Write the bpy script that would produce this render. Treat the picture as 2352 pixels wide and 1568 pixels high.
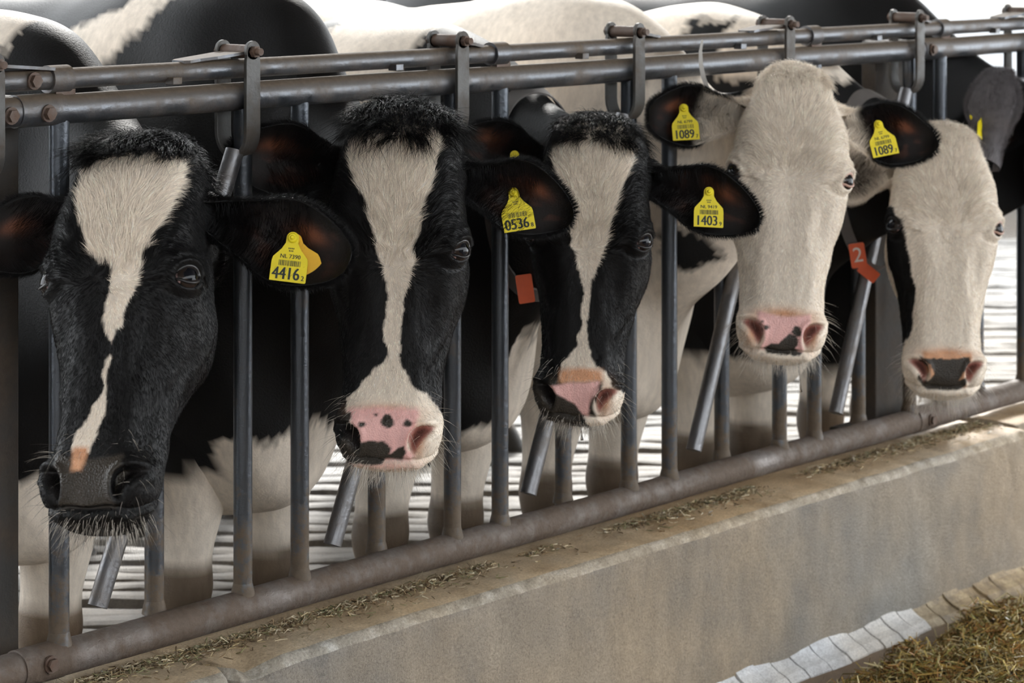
import bpy, math, random
import numpy as np
from mathutils import Vector, Matrix, noise as mnoise

for o in list(bpy.data.objects):
    bpy.data.objects.remove(o, do_unlink=True)
SC = bpy.context.scene
COL = SC.collection
rng = np.random.default_rng(7)
random.seed(7)

# ------------------------------------------------------------------ camera, sky, sun, exposure
# world: X runs along the feed fence, Y points behind it (the cows' side), Z up, z = 0 is the feed passage floor
YAW = math.radians(50.0)
CA, SA = math.cos(YAW), math.sin(YAW)
RIGHT = np.array([CA, -SA, 0.0]); FWD = np.array([SA, CA, 0.0]); UP = np.array([0, 0, 1.0])
CAM = np.array([-3.111, -3.227, 1.57])
FPX = 5952.0
cam_d = bpy.data.cameras.new('camera')
cam_d.sensor_width = 36.0
cam_d.lens = 36.0 * FPX / 2352.0
cam_d.shift_y = -950.0 / 2352.0
cam_d.clip_end = 200
cam_d.dof.use_dof = True
cam_d.dof.focus_distance = 4.2
cam_d.dof.aperture_fstop = 7.5
cam = bpy.data.objects.new('camera', cam_d); COL.objects.link(cam)
cam.location = CAM; cam.rotation_euler = (math.pi / 2, 0, -YAW)
SC.camera = cam

world = bpy.data.worlds.new('sky'); SC.world = world
world.use_nodes = True
bg = world.node_tree.nodes['Background']
bg.inputs[0].default_value = (0.93, 0.97, 1.0, 1)
bg.inputs[1].default_value = 1.35
sun_d = bpy.data.lights.new('sun', 'SUN'); sun_d.energy = 2.2; sun_d.angle = math.radians(14); sun_d.color = (1.0, 0.97, 0.92)
sun = bpy.data.objects.new('sun', sun_d); COL.objects.link(sun)
SUN_FROM = np.array([0.80, 0.62, 0.62])
sun.rotation_euler = Vector(SUN_FROM).to_track_quat('Z', 'Y').to_euler()
SC.view_settings.view_transform = 'Standard'
SC.view_settings.look = 'None'
SC.view_settings.gamma = 1.0
SC.view_settings.use_curve_mapping = False
SC.view_settings.exposure = 1.85
SC.cycles.use_denoising = True
SC.cycles.max_bounces = 5
SC.cycles.diffuse_bounces = 3
SC.cycles.glossy_bounces = 3
SC.cycles.use_adaptive_sampling = True
SC.cycles.adaptive_threshold = 0.05
SC.cycles.adaptive_min_samples = 12
SC.cycles_curves.subdivisions = 1

# ------------------------------------------------------------------ helpers
def fence_u(px):                       # distance along the fence line (m) for a place measured on the photograph
    return (4.458 * 5625.0 / (6170.0 - px) - 4.458) / 0.766

def at(px, py, v=0.0):                 # point at v metres in front of the fence plane
    d = RIGHT * ((px - 1176) / FPX) + FWD - UP * ((py + 166) / FPX)
    return CAM + d * ((-v - CAM[1]) / d[1])

def on_floor(px, py, z):
    d = RIGHT * ((px - 1176) / FPX) + FWD - UP * ((py + 166) / FPX)
    return CAM + d * ((z - CAM[2]) / d[2])

def new_obj(name, me, parent=None, mats=()):
    o = bpy.data.objects.new(name, me); COL.objects.link(o)
    if parent is not None: o.parent = parent
    for m in mats: me.materials.append(m)
    return o

def tag(o, label=None, cat=None, group=None, kind=None):
    if label: o['label'] = label
    if cat: o['category'] = cat
    if group: o['group'] = group
    if kind: o['kind'] = kind
    return o

def empty(name, loc=(0, 0, 0)):
    o = bpy.data.objects.new(name, None); COL.objects.link(o); o.location = loc
    o.empty_display_size = 0.1
    return o

class MB:
    """collects shapes and builds one mesh"""
    def __init__(s): s.v = []; s.f = []; s.m = []; s.n = 0; s.cur = 0
    def add(s, v, f):
        v = np.asarray(v, float)
        s.v.append(v); s.f += [tuple(int(i) + s.n for i in q) for q in f]; s.m += [s.cur] * len(f); s.n += len(v)
    def box(s, c, half, ax=None):
        ax = np.eye(3) if ax is None else np.asarray(ax, float)
        p = [np.asarray(c, float) + ax[0] * half[0] * i + ax[1] * half[1] * j + ax[2] * half[2] * k for i in (-1, 1) for j in (-1, 1) for k in (-1, 1)]
        s.add(p, [(0, 1, 3, 2), (4, 6, 7, 5), (0, 4, 5, 1), (2, 3, 7, 6), (0, 2, 6, 4), (1, 5, 7, 3)])
    def tube(s, pts, rad, n=20, cap=True, hollow=0.0):
        pts = [np.asarray(p, float) for p in pts]
        rad = [rad] * len(pts) if np.isscalar(rad) else rad
        V = []; prev = None
        for i, p in enumerate(pts):
            t = pts[min(i + 1, len(pts) - 1)] - pts[max(i - 1, 0)]; t = t / np.linalg.norm(t)
            if prev is None:
                h = np.array([0, 0, 1.0]) if abs(t[2]) < 0.9 else np.array([1.0, 0, 0])
                a = np.cross(t, h); a /= np.linalg.norm(a)
            else:
                a = prev - t * prev.dot(t); a /= np.linalg.norm(a)
            prev = a; b = np.cross(t, a)
            for k in range(n):
                w = 2 * math.pi * k / n
                V.append(p + (a * math.cos(w) + b * math.sin(w)) * rad[i])
        Fc = []
        for i in range(len(pts) - 1):
            for k in range(n):
                k2 = (k + 1) % n
                Fc.append((i * n + k, i * n + k2, (i + 1) * n + k2, (i + 1) * n + k))
        if cap:
            Fc.append(tuple(range(n - 1, -1, -1))); Fc.append(tuple(range((len(pts) - 1) * n, len(pts) * n)))
        s.add(V, Fc)
    def prism(s, poly, origin, ex, ey, ez, depth):
        """flat outline extruded by depth along ez"""
        n = len(poly); origin = np.asarray(origin, float)
        a = [origin + ex * x + ey * y for x, y in poly]; b = [p + ez * depth for p in a]
        s.add(a + b, [tuple(range(n - 1, -1, -1)), tuple(range(n, 2 * n))] + [(i, (i + 1) % n, (i + 1) % n + n, i + n) for i in range(n)])
    def build(s, name, mats, parent=None, smooth=True, off=None, bevel=0.0):
        me = bpy.data.meshes.new(name)
        V = np.concatenate(s.v)
        if off is not None: V = V - np.asarray(off)
        me.from_pydata(V.tolist(), [], s.f)
        mats = mats if isinstance(mats, (list, tuple)) else [mats]
        o = new_obj(name, me, parent, mats)
        if len(mats) > 1: me.polygons.foreach_set('material_index', s.m)
        if smooth:
            me.polygons.foreach_set('use_smooth', [True] * len(me.polygons))
            me.set_sharp_from_angle(angle=math.radians(38))
        if bevel:
            b = o.modifiers.new('bevel', 'BEVEL'); b.width = bevel; b.segments = 2; b.limit_method = 'ANGLE'
        return o

# ------------------------------------------------------------------ materials
def mat(name):
    m = bpy.data.materials.new(name); m.use_nodes = True
    nt = m.node_tree; return m, nt, nt.nodes['Principled BSDF']

def node(nt, t, **kw):
    n = nt.nodes.new(t)
    for k, v in kw.items(): setattr(n, k, v)
    return n

def noise_tex(nt, scale, detail=5, rough=0.6, coord='Object', stretch=None, vec=None):
    n = node(nt, 'ShaderNodeTexNoise'); n.inputs['Scale'].default_value = scale
    n.inputs['Detail'].default_value = detail; n.inputs['Roughness'].default_value = rough
    if vec is None:
        tc = node(nt, 'ShaderNodeTexCoord'); vec = tc.outputs[coord]
    if stretch:
        mp = node(nt, 'ShaderNodeMapping'); mp.inputs['Scale'].default_value = stretch
        nt.links.new(vec, mp.inputs['Vector']); vec = mp.outputs[0]
    nt.links.new(vec, n.inputs['Vector'])
    return n.outputs['Fac']

def ramp(nt, fac, stops):
    r = node(nt, 'ShaderNodeValToRGB'); e = r.color_ramp.elements
    while len(e) < len(stops): e.new(0.5)
    for i, (p, c) in enumerate(stops):
        e[i].position = p; e[i].color = (*c, 1) if len(c) == 3 else c
    nt.links.new(fac, r.inputs[0]); return r.outputs[0]

def mixc(nt, fac, a, b, mode='MIX'):
    m = node(nt, 'ShaderNodeMix', data_type='RGBA', blend_type=mode)
    for sock, val in ((m.inputs[0], fac), (m.inputs[6], a), (m.inputs[7], b)):
        if isinstance(val, (int, float)): sock.default_value = val
        elif isinstance(val, tuple): sock.default_value = (*val, 1)
        else: nt.links.new(val, sock)
    return m.outputs[2]

def bump(nt, bs, h, strength=0.3, dist=0.01):
    b = node(nt, 'ShaderNodeBump'); b.inputs['Strength'].default_value = strength; b.inputs['Distance'].default_value = dist
    nt.links.new(h, b.inputs['Height']); nt.links.new(b.outputs[0], bs.inputs['Normal'])

def steel(name, base, dirt_brown, amount, rough=0.38, metal=0.75, scale=14, updirt=False, lowdirt=None, relief=0.35):
    m, nt, bs = mat(name)
    n1 = noise_tex(nt, scale, 8, 0.65); n2 = noise_tex(nt, 90, 4, 0.6)
    f = ramp(nt, n1, [(amount - 0.12, (0, 0, 0)), (amount + 0.14, (1, 1, 1))])
    d2 = mixc(nt, n2, tuple(c * 0.6 for c in dirt_brown), tuple(min(1, c * 1.35) for c in dirt_brown))
    if updirt:                                     # dust that settled on the upward faces, a coat of its own colour
        g = node(nt, 'ShaderNodeNewGeometry'); sx = node(nt, 'ShaderNodeSeparateXYZ'); nt.links.new(g.outputs['Normal'], sx.inputs[0])
        up = ramp(nt, sx.outputs[2], [(0.05, (0, 0, 0)), (0.75, (1, 1, 1))])
        f = mixc(nt, 1.0, f, up, 'LIGHTEN')
    if lowdirt:                                    # dried slurry splashed on the lower length
        tc = node(nt, 'ShaderNodeTexCoord'); sz = node(nt, 'ShaderNodeSeparateXYZ'); nt.links.new(tc.outputs['Object'], sz.inputs[0])
        zr = node(nt, 'ShaderNodeMapRange'); zr.inputs[1].default_value = lowdirt[0]; zr.inputs[2].default_value = lowdirt[1]; zr.inputs[3].default_value = 0.30; zr.inputs[4].default_value = -0.25
        nt.links.new(sz.outputs[2], zr.inputs[0])
        n4 = noise_tex(nt, 30, 6, 0.75); ad = node(nt, 'ShaderNodeMath', operation='ADD'); nt.links.new(zr.outputs[0], ad.inputs[0]); nt.links.new(n4, ad.inputs[1])
        lo = ramp(nt, ad.outputs[0], [(0.56, (0, 0, 0)), (0.72, (0.9, 0.9, 0.9))])
        f = mixc(nt, 1.0, f, lo, 'LIGHTEN')
    nt.links.new(mixc(nt, f, base, d2), bs.inputs['Base Color'])
    inv = node(nt, 'ShaderNodeMapRange'); inv.inputs[3].default_value = metal; inv.inputs[4].default_value = 0.05
    nt.links.new(f, inv.inputs[0]); nt.links.new(inv.outputs[0], bs.inputs['Metallic'])
    rr = node(nt, 'ShaderNodeMapRange'); rr.inputs[3].default_value = rough; rr.inputs[4].default_value = 0.75
    nt.links.new(f, rr.inputs[0]); nt.links.new(rr.outputs[0], bs.inputs['Roughness'])
    bump(nt, bs, n2, relief, 0.003)
    return m

M = {}
M['swing'] = steel('bare_steel_swing_bar', (0.17, 0.17, 0.178), (0.12, 0.09, 0.06), 0.60, 0.36, 0.8, 10)
M['rail'] = steel('worn_steel_rail', (0.125, 0.132, 0.145), (0.11, 0.08, 0.055), 0.55, 0.33, 0.8, 9, True)
M['bar'] = steel('worn_steel_bar', (0.075, 0.083, 0.096), (0.105, 0.074, 0.046), 0.68, 0.32, 0.75, 11, False, (0.40, 0.80))
M['lowrail'] = steel('manure_coated_rail', (0.20, 0.18, 0.17), (0.105, 0.075, 0.055), 0.40, 0.38, 0.5, 10, False, None, 0.9)
M['strap'] = steel('strap_steel', (0.085, 0.083, 0.080), (0.07, 0.054, 0.042), 0.56, 0.5, 0.35, 20)
M['rust'] = steel('rusty_bolt', (0.12, 0.09, 0.075), (0.10, 0.055, 0.035), 0.5, 0.6, 0.4, 30)
M['post'] = steel('dirty_post', (0.030, 0.028, 0.026), (0.055, 0.040, 0.028), 0.50, 0.6, 0.1, 8)

def flat(name, col, rough=0.5, spec=0.5, metal=0.0):
    m, nt, bs = mat(name)
    n = noise_tex(nt, 40, 3)
    nt.links.new(mixc(nt, n, tuple(c * 0.85 for c in col), tuple(min(1, c * 1.12) for c in col)), bs.inputs['Base Color'])
    bs.inputs['Roughness'].default_value = rough; bs.inputs['Specular IOR Level'].default_value = spec; bs.inputs['Metallic'].default_value = metal
    return m
M['yellow'] = flat('yellow_tag_plastic', (0.80, 0.66, 0.01), 0.38)
M['yellow_old'] = flat('orange_yellow_tag_plastic', (0.80, 0.45, 0.01), 0.4)
M['ink'] = flat('black_tag_ink', (0.012, 0.02, 0.015), 0.5)
M['orange'] = flat('orange_tag_plastic', (0.80, 0.12, 0.03), 0.4)
M['white_ink'] = flat('white_print', (0.85, 0.80, 0.75), 0.5)
M['webbing'] = flat('grey_webbing', (0.10, 0.09, 0.085), 0.8)
M['lid'] = flat('dark_eyelid_skin', (0.012, 0.011, 0.012), 0.28)
M['lid_pink'] = flat('pink_eyelid_skin', (0.46, 0.28, 0.22), 0.4)
def eye_mat():
    m, nt, bs = mat('wet_dark_eye')
    at_ = node(nt, 'ShaderNodeAttribute', attribute_name='Col')
    nt.links.new(at_.outputs['Color'], bs.inputs['Base Color'])
    bs.inputs['Roughness'].default_value = 0.05; bs.inputs['Specular IOR Level'].default_value = 0.25
    return m
M['eye'] = eye_mat()

def coat_mat():
    m, nt, bs = mat('cow_coat')
    a = node(nt, 'ShaderNodeAttribute', attribute_name='Col'); w = node(nt, 'ShaderNodeAttribute', attribute_name='wet')
    n = noise_tex(nt, 60, 5, 0.65, stretch=(1, 1, 0.3)); n2 = noise_tex(nt, 260, 3, 0.6)
    v = ramp(nt, n, [(0.25, (0.80, 0.80, 0.80)), (0.75, (1.14, 1.14, 1.14))])
    nt.links.new(mixc(nt, 1.0, a.outputs['Color'], v, 'MULTIPLY'), bs.inputs['Base Color'])
    mr = node(nt, 'ShaderNodeMapRange'); mr.inputs[3].default_value = 0.54; mr.inputs[4].default_value = 0.24
    nt.links.new(w.outputs['Fac'], mr.inputs[0]); nt.links.new(mr.outputs[0], bs.inputs['Roughness'])
    bs.inputs['Specular IOR Level'].default_value = 0.25
    vo = node(nt, 'ShaderNodeTexVoronoi'); vo.inputs['Scale'].default_value = 330; tc = node(nt, 'ShaderNodeTexCoord'); nt.links.new(tc.outputs['Object'], vo.inputs['Vector'])
    hm = mixc(nt, w.outputs['Fac'], n2, vo.outputs['Distance'])
    bump(nt, bs, hm, 0.28, 0.004)
    return m
M['coat'] = coat_mat()

def hair_mat(name, rough=0.30):
    m, nt, bs = mat(name)
    a = node(nt, 'ShaderNodeAttribute', attribute_name='Col')
    nt.links.new(a.outputs['Color'], bs.inputs['Base Color'])
    bs.inputs['Roughness'].default_value = rough; bs.inputs['Specular IOR Level'].default_value = 0.13
    return m
M['hair'] = hair_mat('cow_hair')

# ------------------------------------------------------------------ setting
ZT, ZU, ZB = 1.28, 1.328, 0.40          # main rail, locking rail, bottom rail
ZF = 0.05                               # floor the cows stand on
LEDGE, FACE = 0.362, 0.125              # kerb top and front face

def vnoise(P, sc, oct_=3, seed=0.0):
    """cheap value noise on numpy points"""
    P = np.asarray(P, float) * sc + seed
    out = np.zeros(len(P)); amp = 1.0; tot = 0
    for _ in range(oct_):
        i = np.floor(P).astype(np.int64); f = P - i; f = f * f * (3 - 2 * f)
        def h(a, b, c):
            n = (a * 374761393 + b * 668265263 + c * 2147483647) & 0x7fffffff
            n = ((n ^ (n >> 13)) * 1274126177) & 0x7fffffff
            return ((n ^ (n >> 16)) & 0xffff) / 65535.0
        x, y, z = i[:, 0], i[:, 1], i[:, 2]; r = 0
        for dx in (0, 1):
            for dy in (0, 1):
                for dz in (0, 1):
                    w = (f[:, 0] if dx else 1 - f[:, 0]) * (f[:, 1] if dy else 1 - f[:, 1]) * (f[:, 2] if dz else 1 - f[:, 2])
                    r = r + w * h(x + dx, y + dy, z + dz)
        out += amp * r; tot += amp; amp *= 0.5; P = P * 2.03 + 11.7
    return out / tot

def concrete(name, c0, c1, c2, bumpd=0.004, sc=5.0, stain=True, rough=(0.42, 0.7)):
    m, nt, bs = mat(name)
    n1 = noise_tex(nt, sc, 8, 0.68); n2 = noise_tex(nt, 210, 4, 0.75); n3 = noise_tex(nt, 22, 5, 0.6, stretch=(1, 1, 0.25))
    c = ramp(nt, n1, [(0.30, c0), (0.52, c1), (0.72, c2)])
    if stain: c = mixc(nt, 0.35, c, ramp(nt, n3, [(0.3, tuple(x * 0.6 for x in c1)), (0.65, tuple(min(1, x * 1.25) for x in c1))]))
    big = noise_tex(nt, 1.3, 3, 0.5); c = mixc(nt, 1.0, c, ramp(nt, big, [(0.35, (0.86, 0.92, 1.0)), (0.62, (1.12, 1.0, 0.84))]), 'MULTIPLY')
    g = ramp(nt, n2, [(0.28, (0.62, 0.62, 0.62)), (0.5, (1.0, 1.0, 1.0)), (0.68, (1.25, 1.25, 1.25)), (0.78, (1.9, 1.85, 1.75))])
    nt.links.new(mixc(nt, 1.0, c, g, 'MULTIPLY'), bs.inputs['Base Color'])
    rr = node(nt, 'ShaderNodeMapRange'); rr.inputs[3].default_value = rough[0]; rr.inputs[4].default_value = rough[1]
    nt.links.new(n1, rr.inputs[0]); nt.links.new(rr.outputs[0], bs.inputs['Roughness'])
    bump(nt, bs, n2, 0.75, bumpd)
    return m
M['kerb'] = concrete('damp_kerb_concrete', (0.15, 0.15, 0.15), (0.28, 0.245, 0.20), (0.41, 0.36, 0.29), 0.005, 3.4)
M['kerb_edge'] = concrete('worn_kerb_edge', (0.24, 0.21, 0.165), (0.37, 0.335, 0.28), (0.58, 0.56, 0.52), 0.004, 26.0, False)  # worn concrete, made paler to paint in the bright highlight along the edge
M['kerb_top'] = concrete('dusty_ledge', (0.28, 0.20, 0.12), (0.47, 0.37, 0.25), (0.60, 0.51, 0.39), 0.003, 9.0)
M['passage'] = concrete('passage_floor', (0.16, 0.11, 0.07), (0.24, 0.17, 0.11), (0.33, 0.26, 0.19), 0.004, 7)
M['slat'] = concrete('wet_grooved_concrete', (0.07, 0.062, 0.055), (0.145, 0.138, 0.13), (0.23, 0.226, 0.22), 0.003, 18, rough=(0.55, 0.8))
M['groove'] = concrete('manure_in_grooves', (0.025, 0.02, 0.015), (0.05, 0.038, 0.028), (0.09, 0.07, 0.05), 0.006, 12)
M['lining'] = concrete('pale_lining', (0.50, 0.52, 0.55), (0.66, 0.69, 0.73), (0.74, 0.76, 0.79), 0.002, 16, False)
M['lining_dirty'] = concrete('soiled_lining', (0.10, 0.08, 0.06), (0.34, 0.28, 0.19), (0.52, 0.46, 0.33), 0.002, 22, False)
M['white_wall'] = concrete('whitewashed_wall', (0.74, 0.73, 0.71), (0.82, 0.81, 0.79), (0.86, 0.85, 0.84), 0.002, 2, False)

# passage floor in front of the kerb
mb = MB(); mb.box((0.6, -4.1, -0.05), (6.0, 4.0, 0.05))
o = mb.build('floor', M['passage'], smooth=False)
tag(o, 'brown concrete feed passage floor below the kerb', 'floor', kind='structure')

# cow floor: dark base with pale ridges between the grooves, each ridge its own piece
mb = MB(); mb.box((2.0, 5.0, ZF - 0.075), (9.0, 4.9, 0.05))
cow_floor = mb.build('cow_floor', M['groove'], smooth=False)
tag(cow_floor, 'grooved concrete floor the cows stand on, dark slurry in the grooves', 'floor', kind='structure')
slat_meshes = []
for k in range(6):
    r2 = np.random.default_rng(100 + k); n = 90; Vv = []
    xs = np.linspace(-2.6, 2.6, n)
    wob = np.cumsum(r2.normal(0, 0.006, n)); wob -= np.linspace(wob[0], wob[-1], n)
    wid = 0.034 + 0.006 * np.sin(xs * 7 + k) + r2.normal(0, 0.005, n)
    for i in range(n):
        c = wob[i]; w_ = max(0.018, wid[i]); zz = r2.normal(0, 0.0015)
        Vv += [(xs[i], c - w_ - 0.008, -0.028), (xs[i], c - w_, zz - 0.004), (xs[i], c - w_ * 0.5, zz), (xs[i], c + w_ * 0.5, zz), (xs[i], c + w_, zz - 0.004), (xs[i], c + w_ + 0.008, -0.028)]
    Ff = [(i * 6 + j, i * 6 + j + 6, i * 6 + j + 7, i * 6 + j + 1) for i in range(n - 1) for j in range(5)]
    me = bpy.data.meshes.new('slat'); me.from_pydata(Vv, [], Ff); me.materials.append(M['slat']); slat_meshes.append(me)
for k in range(84):
    s = new_obj('slat', slat_meshes[k % 6], cow_floor)
    Zd = 4.75 + 0.095 * k + 0.004 * math.sin(k * 2.3)
    xm = min((Zd * CA - 3.43) / SA - 2.6, 0.4)          # ridges end at the back of the kerb
    p = CAM + FWD * Zd + RIGHT * xm
    s.location = (p[0], p[1], ZF); s.rotation_euler = (0, 0, -YAW)

# far side of the barn: low white wall and a cubicle pipe in front of it
mb = MB(); mb.box(tuple(CAM + FWD * 15.5 + UP * (0.9 - CAM[2])), (7.0, 0.10, 0.9), (RIGHT, FWD, UP))
o = mb.build('wall_back', M['white_wall'], smooth=False)
tag(o, 'white wall at the far side of the barn', 'wall', kind='structure')
mb = MB(); c0 = CAM + FWD * 11.8
mb.tube([c0 + RIGHT * -3.2 + UP * (1.235 - CAM[2]), c0 + RIGHT * 0.0 + UP * (1.245 - CAM[2])], 0.024, 16)
for q in (-3.0, -0.08): mb.tube([c0 + RIGHT * q + UP * (0.03 - CAM[2]), c0 + RIGHT * q + UP * (1.24 - CAM[2])], 0.024, 14)
o = mb.build('pipe_rail', M['bar']); tag(o, 'blurred steel pipe rail far behind the cows', 'rail')

# unseen roofing added to shade the passage and front of the cow row; the far side stays open to the sky
M['roof'] = flat('dark_roof_sheet', (0.16, 0.14, 0.12), 0.8)
mb = MB(); mb.box((1.0, -1.7, 3.7), (9.0, 4.3, 0.06))
o = mb.build('roof', M['roof'], smooth=False); tag(o, 'dark barn roof above the feed passage', 'roof', kind='structure')

# unseen walls added to shape the light: low one opposite the fence, end one left
mb = MB(); mb.box((-3.5, -6.6, 0.95), (6.0, 0.08, 0.95))
o = mb.build('wall_front', M['kerb'], smooth=False); tag(o, 'grey concrete wall on the far side of the feed passage', 'wall', kind='structure')
mb = MB(); mb.box((-8.6, -1.8, 1.8), (0.08, 4.7, 1.8))
o = mb.build('wall_left', M['groove'], smooth=False); tag(o, 'dark end wall of the barn', 'wall', kind='structure')

# kerb: long block with worn front edge, dusty ledge and a chipped joint
def kerb(name, u0, u1, label, face=FACE, top=LEDGE, joint=None, seed=0.0):
    prof = [(0.13, -0.03), (0.13, top - 0.02), (0.12, top)] + [(y, top) for y in np.linspace(0.10, -face + 0.02, 10)]
    prof += [(-face + 0.02 * math.cos(a) - 0.02 + 0.0, top - 0.02 + 0.02 * math.sin(a)) for a in np.linspace(math.pi / 2, math.pi, 5)[1:]]
    prof = [(p[0], p[1]) for p in prof]
    yb = prof[-1][0]
    prof += [(yb, z) for z in np.linspace(top - 0.03, -0.03, 26)]
    prof = np.array(prof); nu = int((u1 - u0) / 0.011); us = np.linspace(u0, u1, nu)
    U = np.repeat(us, len(prof)); Y = np.tile(prof[:, 0], nu); Z = np.tile(prof[:, 1], nu)
    P = np.stack([U, Y, Z], 1)
    n1 = vnoise(P, 7, 3, seed) - 0.5; n2 = vnoise(P, 34, 2, seed + 3) - 0.5
    front = np.clip((-Y - (face - 0.04)) / 0.04, 0, 1)
    edge = np.exp(-((Z - top) / 0.022) ** 2) * front
    P[:, 1] += front * (0.012 * n1 + 0.004 * n2) + edge * 0.020 * np.clip(n2 + n1 + 0.1, 0, 1)
    P[:, 2] += (1 - front * (Z < top - 0.03)) * (Z > 0.1) * (0.010 * n1 + 0.004 * n2) - edge * 0.014 * np.clip(n1 + n2 + 0.15, 0, 1)
    if joint is not None:
        w = np.exp(-(((U - joint - 0.01 * n1 - 0.05 * (top - Z)) / 0.007) ** 2))
        P[:, 1] += front * w * 0.03; P[:, 2] -= (1 - front) * (Z > top - 0.01) * w * 0.02
        ww = np.clip(1 - np.abs(U - joint - 0.06) / 0.05, 0, 1) * edge
        P[:, 1] += ww * 0.03; P[:, 2] -= ww * 0.022
    L = len(prof)
    Ff = [(i * L + j, i * L + j + 1, (i + 1) * L + j + 1, (i + 1) * L + j) for i in range(nu - 1) for j in range(L - 1)]
    Ff += [tuple(range(L - 1, -1, -1)), tuple(range((nu - 1) * L, nu * L))]
    me = bpy.data.meshes.new(name); me.from_pydata(P.tolist(), [], Ff)
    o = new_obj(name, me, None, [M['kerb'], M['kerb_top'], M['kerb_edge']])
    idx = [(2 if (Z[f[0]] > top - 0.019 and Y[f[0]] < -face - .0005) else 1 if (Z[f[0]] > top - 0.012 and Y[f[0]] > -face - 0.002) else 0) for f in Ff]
    me.polygons.foreach_set('material_index', idx); me.polygons.foreach_set('use_smooth', [True] * len(Ff))
    return tag(o, label, 'kerb', kind='structure')
UEND = at(2326, 1100, FACE)[0]
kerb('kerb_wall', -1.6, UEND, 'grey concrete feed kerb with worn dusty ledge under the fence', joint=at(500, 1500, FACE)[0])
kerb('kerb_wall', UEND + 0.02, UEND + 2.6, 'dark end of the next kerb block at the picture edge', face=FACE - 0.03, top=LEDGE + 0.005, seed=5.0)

# pale lining along the foot of the kerb, broken into short pieces
prof = [(-0.141, 0.052), (-0.150, 0.055), (-0.160, 0.046), (-0.172, 0.034), (-0.188, 0.024), (-0.206, 0.017), (-0.222, 0.004), (-0.222, -0.006), (-0.141, -0.006)]
lining = empty('kerb_lining', (1.1, -0.14, 0))
tag(lining, 'pale cracked lining strip along the foot of the concrete kerb', 'lining strip', kind='structure')
u = 0.95; k = 0; r2 = np.random.default_rng(5)
while u < UEND - 0.02:
    ln = 0.074 + r2.normal(0, 0.008); ln = min(ln, UEND - 0.005 - u)
    mb = MB(); n = len(prof); sk = r2.normal(0, 0.006); dz = r2.normal(0, 0.0018); V = []
    for a in (0.0, 0.33, 0.66, 1.0):
        for (y, z) in prof:
            V.append((u - 1.1 + (ln - 0.0045) * a + sk * (y + 0.18) / 0.04 * 0.3, y + 0.14 - 0.004 * math.sin(k * 1.7 + a), z + dz))
    Ff = [(i * n + j, i * n + (j + 1) % n, (i + 1) * n + (j + 1) % n, (i + 1) * n + j) for i in range(3) for j in range(n)]
    Ff += [tuple(range(n - 1, -1, -1)), tuple(range(3 * n, 4 * n))]
    mb.add(V, Ff)
    mb.build('lining_piece', M['lining'] if u < at(2062, 1400, 0.15)[0] else M['lining_dirty'], lining, smooth=False)
    u += ln; k += 1

# ------------------------------------------------------------------ feed fence
U0, PER = 0.0, 0.547
UJ0, UJ1 = fence_u(38), fence_u(2108)
def tube_x(name, u0, u1, z, r, m, parent, y=0.0, seg=24, sag=0.0):
    mb = MB(); n = 24
    mb.tube([(u, y, z + sag * math.sin(u * 5)) for u in np.linspace(u0, u1, n)], r, seg)
    return mb.build(name, m, parent)

def lock(parent, u, side, lu, strap_u=None):
    """sliding U strap round both rails, with its bolt, sleeve and latch plate"""
    mb = MB(); w = 0.0165; t = 0.0035; r = 0.036; zt, zb = 1.366, 1.22
    path = [(-r, zt)] + [(-r, z) for z in np.linspace(1.34, zb, 4)] + [(r * math.cos(a), zb + r * math.sin(a) * 1.15) for a in np.linspace(math.pi, 2 * math.pi, 13)[1:-1]] + [(r, z) for z in np.linspace(zb, 1.34, 4)] + [(r, zt)]
    V = []; n = len(path)
    for i, (y, z) in enumerate(path):
        a = np.array(path[min(i + 1, n - 1)]) - np.array(path[max(i - 1, 0)]); a /= np.linalg.norm(a); nn = np.array([a[1], -a[0]])
        ww = w * (0.72 if i in (0, n - 1) else 1.0)
        for sx, st in ((-1, -1), (1, -1), (1, 1), (-1, 1)):
            V.append((u + sx * ww, -(y + nn[0] * t * st) * -1 * -1, z + nn[1] * t * st))
    Ff = [(i * 4 + k, i * 4 + (k + 1) % 4, i * 4 + 4 + (k + 1) % 4, i * 4 + 4 + k) for i in range(n - 1) for k in range(4)] + [(3, 2, 1, 0), (n * 4 - 4, n * 4 - 3, n * 4 - 2, n * 4 - 1)]
    mb.add(V, Ff)
    for y in (-r, r):                                    # rounded top ends
        mb.tube([(u, y - t, zt - 0.006), (u, y + t, zt - 0.006)], w, 20)
    s = mb.build('lock_strap', M['strap'], parent, bevel=0.0008)
    mb = MB(); zb2 = 1.358
    mb.tube([(u, -0.056, zb2), (u, 0.046, zb2)], 0.0055, 10); mb.tube([(u, -0.048, zb2), (u, -0.0395, zb2)], 0.0105, 6)
    mb.tube([(u, 0.040, zb2), (u, 0.048, zb2)], 0.0105, 6); mb.tube([(u, -0.058, zb2), (u, -0.048, zb2)], 0.0065, 10)
    mb.build('bolt', M['rust'], s)
    mb = MB(); mb.tube([(u, -0.032, zb2), (u, 0.032, zb2)], 0.0115, 16); mb.build('sleeve', M['rust'], s)
    mb = MB(); L = lu * side; tilt = -0.012
    ex = np.array([1.0 * side, 0, tilt / lu]); ex /= np.linalg.norm(ex); ez = np.cross(ex, [0, 1.0, 0]) * (1 if side < 0 else -1)
    ez = np.array([-ex[2] * side, 0, abs(ex[0])])
    pl = [(0.0, -0.029), (lu * 0.55, -0.029), (lu * 0.78, -0.020), (lu * 0.95, -0.020), (lu, -0.012), (lu, 0.018), (lu * 0.9, 0.026), (0.0, 0.029)]
    mb.prism(pl, (u, 0, zb2 - 0.004), ex, np.array([0, 1.0, 0]), ez, 0.005)
    mb.build('latch_plate', M['rail'], s, smooth=False)
    return s

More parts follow.
